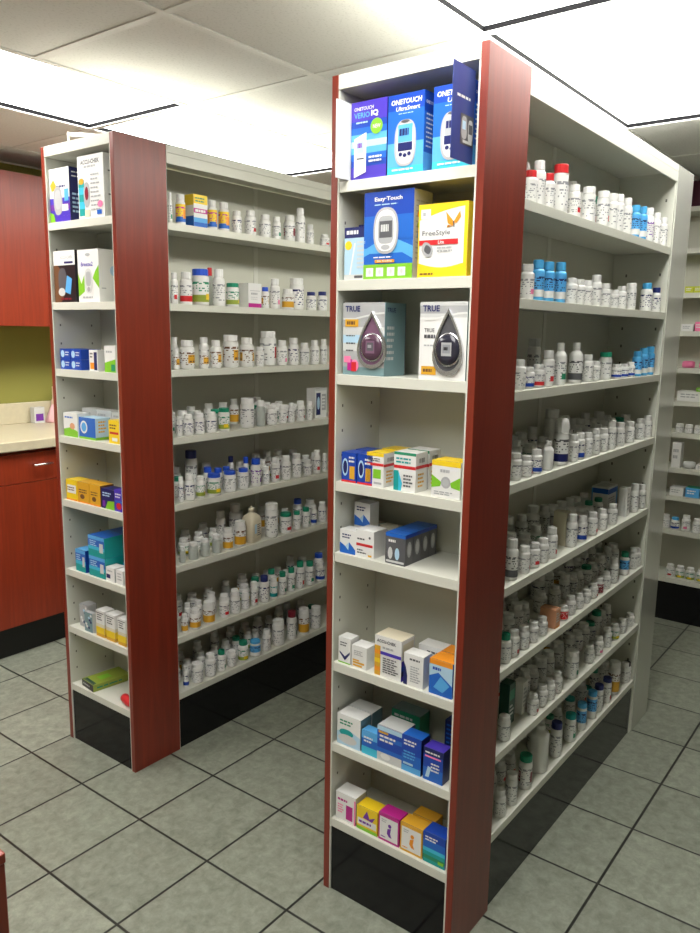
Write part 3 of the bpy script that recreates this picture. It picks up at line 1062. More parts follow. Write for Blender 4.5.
G2T = [
[(0.258,0.03,0.014,0.1,'grn'),(0.304,0.03,0.034,0.102,'multi'),(0.377,0.03,0.062,0.107,'BOXmulti'),(0.448,0.03,0.033,0.099,'multi'),(0.504,0.03,0.039,0.099,'multi'),(0.568,0.03,0.036,0.08,'navy'),(0.639,0.03,0.042,0.089,'red'),(0.718,0.03,0.043,0.086,'grey'),(0.783,0.03,0.034,0.084,'grn'),(0.858,0.03,0.045,0.099,'redE'),(0.923,0.03,0.04,0.137,'grey'),(0.984,0.03,0.031,0.078,'grey'),(1.079,0.03,0.038,0.052,'red')],
[(0.269,0.03,0.023,0.106,'red'),(0.321,0.03,0.041,0.109,'redb'),(0.392,0.03,0.059,0.126,'yg','cblue','wide'),(0.475,0.03,0.042,0.128,'grey'),(0.544,0.03,0.049,0.086,'yg','cgreen','wide'),(0.64,0.03,0.07,0.089,'BOXmag'),(0.717,0.03,0.031,0.078,'yellow','cblue'),(0.772,0.03,0.04,0.113,'pink'),(0.849,0.03,0.048,0.081,'amberlab'),(0.908,0.03,0.058,0.127,'navy','wide'),(0.993,0.03,0.041,0.077,'navy','cnavy'),(1.066,0.03,0.042,0.08,'navy','cnavy'),(0.496,0.1,0.022,0.139,'plain','cred')],
[(0.271,0.03,0.021,0.076,'yellow'),(0.321,0.03,0.05,0.101,'yellow'),(0.398,0.03,0.034,0.078,'yellow'),(0.456,0.03,0.038,0.099,'yellow'),(0.535,0.03,0.058,0.122,'yellow','wide'),(0.618,0.03,0.053,0.111,'yellow'),(0.686,0.03,0.033,0.077,'grey'),(0.815,0.03,0.038,0.102,'pink'),(0.883,0.03,0.042,0.11,'navy'),(0.953,0.03,0.04,0.092,'grey'),(1.019,0.03,0.036,0.102,'grey'),(1.078,0.03,0.029,0.103,'grey'),(0.314,0.09,0.025,0.109,'grey'),(0.452,0.09,0.035,0.108,'grey'),(0.786,0.08,0.067,0.134,'redsq','wide')],
[(0.278,0.03,0.022,0.072,'navy'),(0.318,0.03,0.036,0.073,'navy'),(0.372,0.03,0.037,0.076,'navy'),(0.429,0.03,0.04,0.077,'navy'),(0.492,0.03,0.043,0.084,'yg','cgreen','wide'),(0.618,0.03,0.054,0.113,'grey','wide'),(0.689,0.03,0.04,0.101,'plain'),(0.752,0.03,0.041,0.082,'grey'),(0.819,0.03,0.034,0.073,'grey'),(0.872,0.03,0.028,0.081,'grey'),(0.929,0.03,0.037,0.086,'red'),(0.987,0.03,0.028,0.08,'grey'),(0.505,0.09,0.046,0.077,'plain','cgreen'),(1.088,0.07,0.078,0.128,'BOXwb')],
[(0.278,0.03,0.021,0.09,'navy'),(0.318,0.03,0.037,0.094,'navy'),(0.37,0.03,0.033,0.082,'yg'),(0.438,0.03,0.05,0.081,'yg','cblue','wide'),(0.519,0.03,0.049,0.079,'grey','cblue','wide'),(0.591,0.03,0.04,0.08,'grey','cblue','wide'),(0.661,0.03,0.043,0.11,'purple','cblue'),(0.719,0.03,0.031,0.069,'navy'),(0.775,0.03,0.037,0.098,'red'),(0.839,0.03,0.04,0.098,'grey'),(0.907,0.03,0.04,0.1,'grey'),(0.978,0.03,0.037,0.064,'navy'),(1.039,0.03,0.033,0.099,'red'),(1.093,0.03,0.021,0.08,'grey'),(0.42,0.13,0.047,0.162,'grey','cnavy','wide'),(0.45,0.085,0.036,0.094,'grey','cblue'),(0.509,0.085,0.037,0.085,'grey','cblue'),(0.553,0.085,0.033,0.084,'grey','cblue'),(0.617,0.12,0.04,0.115,'grey','cnavy'),(0.629,0.06,0.04,0.115,'grey','cblue')],
[(0.279,0.03,0.022,0.058,'plain'),(0.33,0.03,0.037,0.064,'plain'),(0.388,0.03,0.037,0.065,'plain'),(0.446,0.03,0.036,0.069,'plain'),(0.505,0.03,0.039,0.086,'amber'),(0.571,0.03,0.045,0.101,'amber','wide'),(0.648,0.03,0.076,0.145,'JUG'),(0.753,0.03,0.053,0.139,'grey','wide'),(0.839,0.03,0.051,0.086,'red','cgreen','wide'),(0.908,0.03,0.034,0.082,'grn','cgreen'),(0.968,0.03,0.036,0.086,'grn','cgreen'),(1.022,0.03,0.028,0.083,'blue'),(1.08,0.03,0.036,0.091,'navy'),(0.552,0.12,0.038,0.132,'grey'),(0.632,0.12,0.051,0.145,'grey'),(1.005,0.11,0.042,0.103,'grey','cblue'),(1.09,0.11,0.047,0.089,'grey')],
[(0.281,0.03,0.023,0.068,'amber'),(0.332,0.03,0.043,0.073,'amber'),(0.401,0.03,0.044,0.083,'amber','wide'),(0.481,0.03,0.039,0.087,'red'),(0.54,0.03,0.038,0.088,'grey'),(0.596,0.03,0.032,0.069,'grey'),(0.647,0.03,0.031,0.098,'red'),(0.706,0.03,0.039,0.112,'navy','cnavy'),(0.763,0.03,0.033,0.088,'teal'),(0.818,0.03,0.033,0.098,'grn','cgreen'),(0.874,0.03,0.032,0.104,'grn','cgreen'),(0.932,0.03,0.035,0.12,'red','cgreen'),(0.996,0.03,0.038,0.107,'grn','cgreen'),(1.07,0.03,0.042,0.085,'blue'),(0.346,0.09,0.027,0.08,'grey'),(0.4,0.09,0.032,0.077,'grey'),(0.813,0.09,0.036,0.101,'grey','cgreen'),(1.136,0.09,0.044,0.102,'grey','cblue')],
[(0.282,0.03,0.021,0.081,'blue'),(0.337,0.03,0.044,0.074,'grey','wide'),(0.404,0.03,0.043,0.091,'grey'),(0.462,0.03,0.034,0.087,'grn','cgreen'),(0.518,0.03,0.036,0.065,'grey'),(0.582,0.03,0.042,0.084,'yg','cgreen'),(0.651,0.03,0.045,0.066,'ltblue','cltblue','wide'),(0.719,0.03,0.036,0.09,'grey'),(0.793,0.03,0.051,0.108,'grey','wide'),(0.878,0.03,0.043,0.126,'grn','cmaroon'),(0.958,0.03,0.048,0.115,'amber','wide'),(1.042,0.03,0.046,0.1,'grey','wide'),(0.61,0.1,0.04,0.075,'grey','cgreen'),(0.719,0.1,0.036,0.069,'grey')]]
fill(G2T, BY, Z2S, 'left', AX+D+.016, 1.155, 5)
fill(G1T, 0, Z1S, 'right', D+.016, D+LEN-D-.016, 6)
tag(CROWD.build('bottles'), 'white bottles crowded in the shaded back rows of both long shelving runs', 'bottles', kind='stuff')

# ================================================================ CARTONS ON THE END UNITS


def put(mk, X0, yc, z, label, cat='box', group=None, name='carton', tilt=0, dx=.012):
    o = mk[0].build(name, None, (X0+dx, yc, z+.0006), -PI/2+tilt)
    tag(o, label, cat, group)
    return o


Z = Z1E
# --- right end unit, top shelf: three blue meter boxes with opened covers
zz = Z[0]
m_ = carton('violet', 'navy', 'violet', .101, .172, .055)
F = m_[1]
F.grad(0, 1, ['violet', 'violet', 'blue', 'mblue', 'lblue', 'pale', 'lblue', 'mblue', 'blue', 'violet', 'violet', 'violet'])
F.text('ONETOUCH', .08, .885, .62, .93, 'white', .12)
F.text('VERIO', .08, .79, .52, .86, 'lblue', 0)
F.text('IQ', .56, .785, .76, .87, 'white', 0, .04)
F.ell(.72, .66, .17, .10, 'lime'); F.text('NEW', .62, .635, .83, .685, 'white')
F.poly([(.10, .03), (.44, .09), (.44, .60), (.10, .53)], 'white')
F.rect(.17, .34, .38, .50, 'pale'); F.lines(.19, .40, .36, .48, 1, 'purple', 3, .8); F.rect(.17, .26, .38, .28, 'dgrey'); F.ell(.27, .16, .06, .035, 'lgrey')
F.lines(.52, .20, .95, .30, 2, 'white', 2); F.lines(.15, .71, .5, .75, 1, 'pale', 1)
o = put(m_, 0, .3085, zz, 'violet blue meter box with green dot and white meter, top shelf of right end unit')
fl = MB(); fl.box(-.0538, -.0525, -.056, -.001, .0, .171, pm('white')); fl.box(-.0524, -.0515, -.056, -.001, .0, .171, pm('lgrey'))
fo = fl.build('cover_flap', o); fo['label'] = 'white inside of the opened cover'
for k, (yc, wv, big, lab) in enumerate([(.207, .096, 0, 'blue meter box with silver oval meter, middle of top shelf, right end unit'),
                                        (.0865, .098, 1, 'blue meter box partly behind its dark blue opened cover, top shelf of right end unit')]):
    m_ = carton('mblue', 'mblue', 'blue', wv, .171, .050)
    F = m_[1]
    F.grad(0, 1, ['cyan', 'lblue', 'lblue', 'lblue', 'mblue', 'mblue', 'mblue', 'mblue', 'blue', 'blue'])
    F.text('ONETOUCH', .08, .87, .92, .935, 'white', .12, .03)
    F.text('UltraSmart' if not big else 'Ultra 2', .22 if not big else .35, .79, .88, .845, 'white', .12)
    F.lines(.3, .745, .8, .765, 1, 'pale', 3)
    F.ell(.50, .39, .30, .29, 'silver', 28, .72); F.ell(.50, .39, .255, .26, 'lgrey', 28, .72)
    F.rect(.30, .40, .70, .62, 'lblue' if not big else 'grey'); F.rect(.30, .29, .70, .395, 'navy')
    F.lines(.34, .47, .66, .58, 1, 'navy', 3, .8); F.ell(.38, .25, .05, .025, 'navy'); F.ell(.5, .235, .05, .025, 'navy'); F.ell(.62, .25, .05, .025, 'navy')
    F.ell(.5, .655, .12, .02, 'dgrey')
    F.lines(.15, .04, .85, .08, 1, 'white', 5)
    R = m_[2]; R.grad(0, 1, ['lblue', 'mblue', 'mblue', 'blue']); R.text('ONETOUCH', .1, .85, .9, .89, 'white', .1); R.lines(.15, .3, .85, .75, 8, 'white', 9, .35)
    o = put(m_, 0, yc, zz, lab)
    if big:
        fl = MB()
        a = wv/2
        fl.box(a+.0005, a+.0018, -.092, -.001, 0, .186, pm('denim'))
        FF = Face(fl, (a+.0018, -.092, 0), (0, .091, 0), (0, 0, .186))
        FF.rect(0, 0, 1, 1, 'denim')
        FF.lines(.2, .655, .95, .69, 1, 'white', 3, .8)
        FF.rect(.38, .18, .98, .50, 'dgrey'); FF.ell(.56, .36, .13, .12, 'silver', 20, .7); FF.rect(.47, .34, .62, .43, 'pale'); FF.ell(.84, .34, .11, .12, 'lgrey', 20, .6); FF.rect(.76, .31, .92, .41, 'dgrey'); FF.rect(.5, .2, .92, .23, 'lgrey')
        fo = fl.build('cover_flap', o)
        fo['label'] = 'dark blue opened cover with meter picture'

# --- second shelf
zz = Z[1]
m_ = carton('pale', 'pale', 'navy', .062, .122, .035)
F = m_[1]
F.rect(0, .80, 1, 1, 'navy'); F.lines(.1, .86, .8, .95, 1, 'white', 3, .8); F.rect(0, .0, 1, .1, 'lgrey'); F.ell(.2, .66, .17, .085, 'yellow')
F.poly([(.25, .1), (.32, .1), (.55, .7), (.48, .7)], 'white'); F.lines(.62, .2, .95, .75, 7, 'lgrey', 2); F.rect(.5, .03, .9, .08, 'dgrey')
put(m_, 0, .3445, zz, 'slim pale grey box with yellow dot, left of the big blue meter box')
m_ = carton('navy', 'navy', 'yellow', .05, .135, .04)
F = m_[1]; F.lines(.1, .8, .9, .95, 2, 'white', 2); F.rect(0, .5, 1, .6, 'yellow')
put(m_, .055, .350, zz, 'navy box with yellow lid standing behind the slim pale grey box, right end unit')
m_ = carton('mblue', 'lgrey', 'lgrey', .138, .197, .080)
F = m_[1]
F.grad(.17, .42, ['mblue', 'mblue', 'lblue', 'mblue']); F.poly([(0, .34), (0, .26), (.5, .40), (1, .22), (1, .36), (.5, .50)], 'lblue')
F.grad(.45, 1, ['mblue', 'mblue', 'blue', 'blue'])
F.rect(0, 0, 1, .17, 'lime')
for a in (.06, .27, .50, .72):
    F.rect(a, .03, a+.15, .13, 'white'); F.ell(a+.075, .08, .03, .03, 'lgrey', 10)
F.text('Easy·Touch', .22, .875, .78, .935, 'white', 0, .03); F.lines(.22, .835, .78, .86, 1, 'pale', 4)
F.ell(.46, .55, .255, .265, 'silver', 30, .8); F.ell(.46, .55, .215, .235, 'white', 30, .8); F.ell(.46, .56, .16, .16, 'grey', 24, .5); F.rect(.33, .47, .59, .66, 'dgrey'); F.lines(.36, .53, .56, .63, 1, 'lgrey', 3, .8)
F.ell(.46, .36, .09, .03, 'grey'); F.rect(.25, .185, .65, .22, 'orange'); F.text('No Coding', .3, .19, .6, .215, 'white'); F.lines(.22, .235, .66, .26, 1, 'white', 4)
R = m_[2]; R.lines(.12, .2, .9, .9, 12, 'grey', 4, .3); R.ell(.3, .72, .12, .04, 'orange'); R.ell(.3, .6, .12, .04, 'lime'); R.ell(.3, .48, .12, .04, 'lblue')
put(m_, 0, .248, zz, 'big blue meter box with white oval meter and green bottom strip, second shelf')
m_ = carton('white', 'yellow', 'yellow', .126, .158, .06)
F = m_[1]
F.poly([(0, 1), (0, .78)]+[(i/10, .78+.16*math.sin(i/10*1.5)) for i in range(1, 11)]+[(1, 1)], 'yellow')
F.poly([(0, 0), (0, .20)]+[(i/10, .20-.07*math.sin(i/10*PI)) for i in range(1, 10)]+[(1, .17), (1, 0)], 'yellow')
F.rect(0, .20, .025, .8, 'yellow'); F.rect(.93, .1, 1, 1, 'yellow')
F.rect(.05, .80, .25, .93, 'white'); F.rect(.09, .84, .15, .89, 'grey')
F.poly([(.56, .88), (.60, .72), (.70, .68), (.72, .74)], 'orange'); F.poly([(.70, .72), (.84, .88), (.86, .80), (.78, .72)], 'orange'); F.poly([(.60, .70), (.58, .66), (.70, .68)], 'amber')
F.poly([(.70, .74), (.72, .66), (.74, .66), (.73, .75)], 'dgrey')
F.text('FreeStyle', .09, .55, .66, .64, 'dgrey', 0, 0)
F.rect(.03, .44, .82, .51, 'red'); F.text('Lite', .42, .45, .54, .50, 'white')
F.ell(.20, .38, .12, .09, 'silver', 20, .8, -.5); F.ell(.21, .38, .07, .055, 'dgrey', 16, .7, -.5)
F.lines(.40, .33, .74, .42, 2, 'grey', 6)
F.lines(.06, .03, .4, .06, 1, 'brown', 3, .8)
put(m_, 0, .1025, zz, 'white and yellow meter box with orange butterfly beside the big blue meter box')


def teardrop(n=26):
    """a drop outline, point up, unit size"""
    q = []
    for i in range(n):
        t = 2*PI*i/n
        q.append((math.sin(t)*math.sin(t/2)**1.2*.62*1.25, math.cos(t)*.5))
    return q


# --- third shelf: two boxes with drop-shaped windows
def drop_box(yc, w_, dark, lab, cx, swidth):
    m_ = carton('white' if dark else 'pale', 'tealg', 'silver', w_, .174, .09)
    mb, F = m_[0], m_[1]
    if dark:
        F.grad(.80, 1, ['lgrey', 'silver', 'silver', 'lgrey'])
        F.lines(.1, .42, .42, .46, 1, 'grey', 2); F.text('TRUE', .10, .61, .32, .66, 'dgrey'); F.lines(.10, .53, .40, .585, 1, 'dgrey', 3, .8)
    else:
        F.grad(0, 1, ['tealg', 'silver', 'silver', 'lgrey', 'pale', 'lgrey', 'silver', 'silver', 'silver'])
        F.lines(.08, .42, .35, .46, 1, 'dgrey', 2); F.lines(.08, .53, .35, .56, 1, 'dgrey', 3); F.lines(.08, .32, .3, .36, 1, 'dgrey', 4)
        F.ell(.30, .13, .10, .085, 'pink', 12); F.rect(.12, .06, .24, .22, 'magenta'); F.rect(.04, .17, .2, .26, 'pink'); F.rect(.22, .05, .34, .18, 'red')
    F.text('TRUE', .06, .875, .42, .955, 'navy', 0, .03)
    F.poly([(0, .79), (.3, .79), (.5, .82), (.8, .86), (1, .87), (1, .845), (.8, .835), (.5, .795), (.3, .765), (0, .765)], 'lgrey' if not dark else 'white')
    if dark: F.rect(.06, .06, .38, .17, 'gold'); F.lines(.1, .09, .34, .14, 1, 'brown', 3, .8)
    else: F.rect(.06, .67, .38, .77, 'gold'); F.lines(.1, .69, .34, .75, 1, 'brown', 2, .8)
    R = m_[2]; R.text('TRUE', .1, .87, .5, .93, 'navy'); R.lines(.1, .2, .5, .7, 6, 'lgrey', 5)
    o = put(m_, 0, yc, Z[2], lab)
    # raised drop window: silver rim, dark recess and the meter in it
    pts = teardrop()
    sc, sx = (.150 if dark else .136), swidth

    def ring(k, y, M, y2):
        n = len(pts)
        for i in range(n):
            a, b = pts[i], pts[(i+1) % n]
            for (k0, k1, ya, yb) in ((1, k, y2, y2),):
                P = [(cx+a[0]*sx*k0, ya, .085+a[1]*sc*k0), (cx+b[0]*sx*k0, ya, .085+b[1]*sc*k0), (cx+b[0]*sx*k1, yb, .085+(b[1])*sc*k1), (cx+a[0]*sx*k1, yb, .085+a[1]*sc*k1)]
                wb.face(P, M, True)
            P = [(cx+a[0]*sx, -.0003, .085+a[1]*sc), (cx+b[0]*sx, -.0003, .085+b[1]*sc), (cx+b[0]*sx, y2, .085+b[1]*sc), (cx+a[0]*sx, y2, .085+a[1]*sc)]
            wb.face(P, M, True)
    wb = MB()
    ring(.86, 0, mat('silver_foil_rim', (.70, .70, .72), .22, metal=.9), -.006)
    wb.face([(cx+p[0]*sx*.88, -.0012, .085+p[1]*sc*.88) for p in pts], pm('mauve' if not dark else 'dgrey'))
    wb.build('window_rim', o)
    wm = MB()
    wm.lathe([(.031, 0), (.031, .003), (.028, .006), (.020, .0085)], mat('meter_gloss_black', (.03, .03, .045), .15) if dark else mat('meter_gloss_mauve', (.10, .05, .08), .15), 24)
    wm.lathe([(.0345, 0), (.0345, .002), (.0315, .003)], mat('silver_foil_rim', (.7, .7, .72), .22, metal=.9), 24)
    for i in range(len(wm.v)):
        x, y, z_ = wm.v[i]
        wm.v[i] = (cx+x, -.0014-z_, .068+y*(1.12 if dark else 1.0))
    FF = Face(wm, (cx-.013, -.0101, .054), (.026, 0, 0), (0, 0, .030))
    FF.rect(0, 0, 1, 1, 'grey' if dark else 'mauve'); FF.rect(.12, .2, .88, .85, 'ink' if dark else 'dgrey'); FF.lines(.25, .4, .75, .7, 1, 'black' if dark else 'grey', 3, .8)
    wm.build('meter', o)


drop_box(.3135, .124, False, 'silver blue box with drop-shaped window and pink stickers, third shelf, right end unit', .027, .074)
drop_box(.0925, .122, True, 'white box with dark drop-shaped window, third shelf, right end unit, by cherry panel', .016, .068)

# --- fourth shelf
zz = Z[3]


def simple(w_, h_, d_, front, side, top, fn=None, rf=None):
    m_ = carton(front, side, top, w_, h_, d_)
    if fn: fn(m_[1])
    if rf: rf(m_[2])
    return m_


def navy_pack(F):
    F.ell(.25, .5, .2, .3, 'pale'); F.ell(.25, .5, .14, .22, 'navy'); F.rect(.55, .12, .9, .55, 'gold'); F.lines(.5, .65, .95, .9, 2, 'white', 2); F.rect(0, 0, 1, .07, 'red')


for k in range(2):
    for j in range(2):
        put(simple(.046, .076, .05, 'blue', 'blue', 'blue', navy_pack), j*.058, .352-.050*k, zz,
            'dark blue box with yellow panel, %s of four on the fourth shelf' % ['front left', 'back left', 'front right', 'back right'][k*2+j], group='dark blue boxes on the fourth shelf of the right end unit')


def wy(F):
    F.rect(0, .9, 1, 1, 'yellow'); F.rect(0, .62, 1, .70, 'red'); F.rect(0, 0, .35, .5, 'violet'); F.rect(.4, .25, .85, .52, 'lime'); F.lines(.1, .74, .9, .86, 2, 'dgrey', 2); F.rect(.45, .08, .9, .14, 'grey')


def wt(F):
    F.rect(0, .93, 1, 1, 'green'); F.rect(0, .58, 1, .66, 'red'); F.rect(0, 0, .22, .52, 'teal'); F.poly([(.22, 0), (.22, .5), (.4, .2), (.35, 0)], 'cyan'); F.lines(.1, .7, .9, .88, 2, 'teal', 2); F.lines(.45, .1, .95, .45, 4, 'dgrey', 3)


def wr(F):
    F.rect(0, .60, 1, .68, 'red'); F.lines(.2, .1, .8, .5, 4, 'gold', 3); F.barcode(.2, .72, .8, .88)


put(simple(.051, .084, .058, 'white', 'white', 'yellow', wy, wr), 0, .271, zz, 'white box with yellow lid, red stripe and green square, fourth shelf of right end unit')
put(simple(.051, .086, .058, 'white', 'white', 'yellow', wy, wr), .066, .271, zz, 'white yellow-lidded box standing behind the one with the green square')
put(simple(.062, .094, .052, 'white', 'white', 'white', wt, wr), 0, .184, zz, 'white box with teal corner and red stripe, fourth shelf of right end unit')
put(simple(.062, .094, .052, 'white', 'white', 'white', wt, wr), .060, .184, zz, 'white box with red stripe standing behind the teal-cornered one')


def yg(F):
    F.rect(0, .86, 1, 1, 'yellow'); F.poly([(0, .25), (0, .6), (.35, .42), (.3, .3)], 'lime'); F.poly([(1, .25), (1, .6), (.65, .42), (.7, .3)], 'lime'); F.ell(.5, .42, .17, .16, 'silver', 16); F.ell(.5, .42, .11, .10, 'grey', 12)
    F.lines(.3, .68, .7, .78, 1, 'grey', 3, .8); F.lines(.1, .06, .9, .18, 2, 'grey', 3)


put(simple(.076, .086, .06, 'white', 'white', 'yellow', yg), 0, .0705, zz, 'white box with yellow lid and green side arrows, fourth shelf, beside the cherry panel')

# --- fifth shelf
zz = Z[4]


def wb_(F):
    F.poly([(0, .0), (0, .45), (.35, .30), (.6, .5), (1, .2), (1, 0)], 'mblue'); F.poly([(.35, .30), (.6, .5), (.55, .15)], 'pale'); F.lines(.15, .62, .85, .85, 2, 'navy', 3)


def rs(F):
    F.rect(.05, .40, .95, .50, 'red'); F.lines(.1, .6, .6, .72, 1, 'dgrey', 4); F.ell(.78, .75, .06, .05, 'dgrey', 8); F.lines(.1, .1, .6, .3, 2, 'dgrey', 8); F.rect(.7, .05, .9, .12, 'gold')


put(simple(.050, .062, .04, 'white', 'white', 'white', wb_), 0, .352, zz, 'small white box with blue wave at the left front of the fifth shelf')
put(simple(.050, .062, .04, 'white', 'white', 'white', wb_), .055, .348, zz, 'small white box at the back of the fifth shelf, under another')
put(simple(.050, .062, .04, 'white', 'white', 'white', wb_), .055, .348, zz+.063, 'small white box with blue wave on top of another at the back')
for k in range(3):
    put(simple(.052, .062, .035, 'cream', 'tealg', 'cream', lambda F: F.lines(.1, .2, .9, .9, 4, 'grey', 8)), .098, .352-.0+k*-.056, zz+(0), 'pale carton in the shaded back of the fifth shelf, %s' % ['leftmost', 'middle one', 'rightmost'][k])
put(simple(.057, .070, .057, 'white', 'white', 'white', rs), 0, .2985, zz, 'white box with red stripe at the front of the fifth shelf')
for k in range(4):
    def gs(F, k=k):
        F.rect(0, .88, 1, 1, 'mblue'); F.lines(.15, .70, .6, .80, 1, 'white', 3, .8); F.ell(.25, .35, .12, .2, 'lgrey', 12); F.ell(.6, .35, .12, .2, 'pale', 12); F.rect(.05, .05, .95, .12, 'lgrey')

    def gsr(F):
        F.ell(.5, .5, .28, .26, 'silver', 14); F.ell(.5, .5, .17, .17, 'grey', 12); F.rect(0, .88, 1, 1, 'blue')
    put(simple(.058, .078, .036, 'dgrey', 'dgrey', 'mblue', gs, gsr), k*.0368, .205, zz, 'dark grey box with blue lid, %s of four in a row, fifth shelf' % ['front one', 'second', 'third', 'back one'][k], group='dark grey boxes with blue lids')

# --- sixth shelf
zz = Z[5]


def chev(F):
    F.poly([(.1, .45), (.55, .28), (.95, .5), (.95, .4), (.55, .12), (.1, .38)], 'navy'); F.lines(.15, .65, .85, .85, 2, 'dgrey', 3); F.rect(0, .0, 1, .05, 'lime')


put(simple(.040, .071, .036, 'white', 'white', 'white', chev), 0, .357, zz, 'small white box with navy chevron, leftmost on the sixth shelf of right end unit')
put(simple(.048, .060, .042, 'white', 'white', 'white', lambda F: (F.rect(.08, .05, .7, .14, 'gold'), F.rect(.08, .18, .85, .27, 'gold'), F.rect(.08, .30, .5, .37, 'gold'), F.lines(.15, .55, .85, .8, 3, 'grey', 3))), 0, .3085, zz, 'small white box with orange steps, second on the sixth shelf')


def big(F):
    F.grad(0, .75, ['gold', 'orange', 'gold', 'yellow', 'gold', 'orange', 'gold'], 0, .22)
    F.rect(.22, .55, 1, .63, 'violet'); F.text('ACCU-CHEK', .08, .84, .8, .92, 'dgrey', 0, .03); F.lines(.3, .68, .8, .78, 1, 'grey', 4); F.lines(.32, .1, .95, .5, 7, 'dgrey', 3)


def bigr(F):
    F.grad(0, .5, ['violet', 'navy', 'blue', 'violet'], 0, 1); F.rect(.1, .6, .9, .9, 'cream')


put(simple(.081, .107, .060, 'white', 'white', 'cream', big, bigr), 0, .2185, zz, 'tall white test-strip box with orange left edge and blue stripe, middle of sixth shelf')


def nl(F):
    F.poly([(0, 0), (0, .75), (.12, .55), (.2, .3), (.2, 0)], 'navy'); F.lines(.3, .78, .95, .9, 1, 'dgrey', 3); F.lines(.35, .12, .9, .65, 7, 'grey', 3)


put(simple(.057, .083, .040, 'white', 'white', 'white', nl), 0, .142, zz, 'white box with navy curve on its left edge, sixth shelf of right end unit')
put(simple(.080, .088, .045, 'white', 'white', 'white', nl), .060, .125, zz, 'white carton standing behind the navy-curved box on the sixth shelf')


def ob(F):
    F.rect(0, .86, 1, 1, 'orange'); F.poly([(0, 0), (0, .5), (.4, .65), (1, .35), (1, 0)], 'mblue'); F.poly([(.2, .2), (.5, .55), (.9, .35), (.6, .1)], 'lblue'); F.rect(0, .66, 1, .86, 'pale'); F.lines(.15, .7, .6, .8, 1, 'blue', 3, .8)


put(simple(.064, .089, .05, 'pale', 'mblue', 'orange', ob), 0, .064, zz, 'blue box with orange lid, rightmost on the sixth shelf by the cherry panel')
put(simple(.064, .089, .05, 'pale', 'mblue', 'orange', ob), .054, .064, zz, 'blue box with orange lid standing behind the rightmost one, sixth shelf')

# --- seventh shelf
zz = Z[6]


def tl(F):
    F.poly([(0, 0), (0, .4), (.5, .55), (1, .4), (1, 0)], 'pale'); F.ell(.4, .42, .3, .12, 'teal'); F.ell(.45, .22, .4, .15, 'lgrey'); F.lines(.12, .65, .8, .85, 2, 'green', 3)


put(simple(.078, .087, .048, 'white', 'tealg', 'white', tl), 0, .3385, zz, 'white box with teal swirl, front left of the seventh shelf')
put(simple(.078, .087, .048, 'white', 'tealg', 'white', tl), .052, .3385, zz, 'white box with teal swirl standing behind its twin, seventh shelf')
put(simple(.050, .066, .03, 'lblue', 'mblue', 'lblue', lambda F: (F.grad(0, 1, ['cyan', 'mblue', 'lblue']), F.lines(.15, .5, .85, .8, 2, 'white', 3))), 0, .270, zz, 'small bright blue box on the seventh shelf, shortest of the row')


def bt2(F):
    F.grad(0, 1, ['lgrey', 'lgrey', 'mblue', 'blue', 'blue', 'mblue', 'blue', 'pale']); F.rect(.05, .80, .45, .86, 'gold'); F.lines(.1, .55, .9, .78, 2, 'white', 3); F.ell(.35, .16, .2, .09, 'white')


put(simple(.076, .097, .062, 'blue', 'navy', 'lgrey', bt2), 0, .2065, zz, 'blue box with grey lid and small gold mark, middle of the seventh shelf')
put(simple(.090, .090, .05, 'green', 'green', 'tealg', lambda F: F.lines(.1, .3, .9, .9, 4, 'lgrey', 3)), .110, .230, zz, 'dull green carton at the back of the seventh shelf')


def bl(F):
    F.grad(0, 1, ['lblue', 'mblue', 'mblue', 'blue', 'blue', 'blue']); F.lines(.1, .72, .9, .9, 2, 'white', 3); F.rect(.08, .2, .6, .26, 'pale'); F.lines(.1, .35, .8, .6, 3, 'lblue', 5)


put(simple(.057, .098, .040, 'blue', 'navy', 'mblue', bl), 0, .1395, zz, 'dark blue box with blue lid, second from the right on the seventh shelf')


def bp(F):
    F.grad(0, 1, ['mblue', 'mblue', 'blue', 'blue', 'navy']); F.rect(.08, .72, .9, .77, 'pink'); F.poly([(.12, .1), (.3, .1), (.42, .42), (.25, .45)], 'pale'); F.lines(.4, .3, .9, .6, 3, 'white', 5); F.lines(.1, .82, .9, .92, 1, 'white', 1)


put(simple(.056, .087, .040, 'blue', 'navy', 'violet', bp), 0, .076, zz, 'dark blue box with pink stripe, rightmost front box of the seventh shelf')
put(simple(.056, .126, .040, 'navy', 'navy', 'blue', lambda F: F.lines(.08, .1, .92, .95, 9, 'mblue', 3, .4)), .085, .066, zz, 'tall navy striped box behind the pink-striped one, seventh shelf')

# --- bottom shelf
zz = Z[7]
put(simple(.068, .081, .050, 'white', 'lgrey', 'white', lambda F: (F.rect(.52, .1, .85, .62, 'magenta'), F.lines(.1, .7, .7, .8, 1, 'magenta', 3, .8), F.lines(.1, .25, .45, .6, 4, 'pink', 3), F.rect(.92, 0, 1, .9, 'pink')), lambda F: F.rect(0, .0, 1, .12, 'magenta')), 0, .3445, zz,
    'white box with magenta block, leftmost on the bottom shelf of right end unit')
put(simple(.068, .068, .045, 'yellow', 'yellow', 'yellow', lambda F: (F.poly([(.3, .55), (.5, .9), (.62, .6), (.9, .75), (.75, .5)], 'purple'), F.rect(.05, .22, .95, .5, 'white'), F.lines(.12, .3, .85, .42, 1, 'purple', 3, .8), F.rect(0, 0, 1, .14, 'lime'))), 0, .2725, zz,
    'yellow box with white name panel and dark bird mark, bottom shelf')


def fig(col):
    def fn(F):
        F.rect(.06, .08, .94, .88, 'white'); F.ell(.55, .62, .08, .07, col); F.poly([(.45, .5), (.62, .55), (.58, .35), (.66, .2), (.52, .22), (.42, .32)], col); F.lines(.15, .68, .45, .82, 2, 'grey', 3); F.lines(.12, .12, .4, .2, 1, col, 3)
    return fn


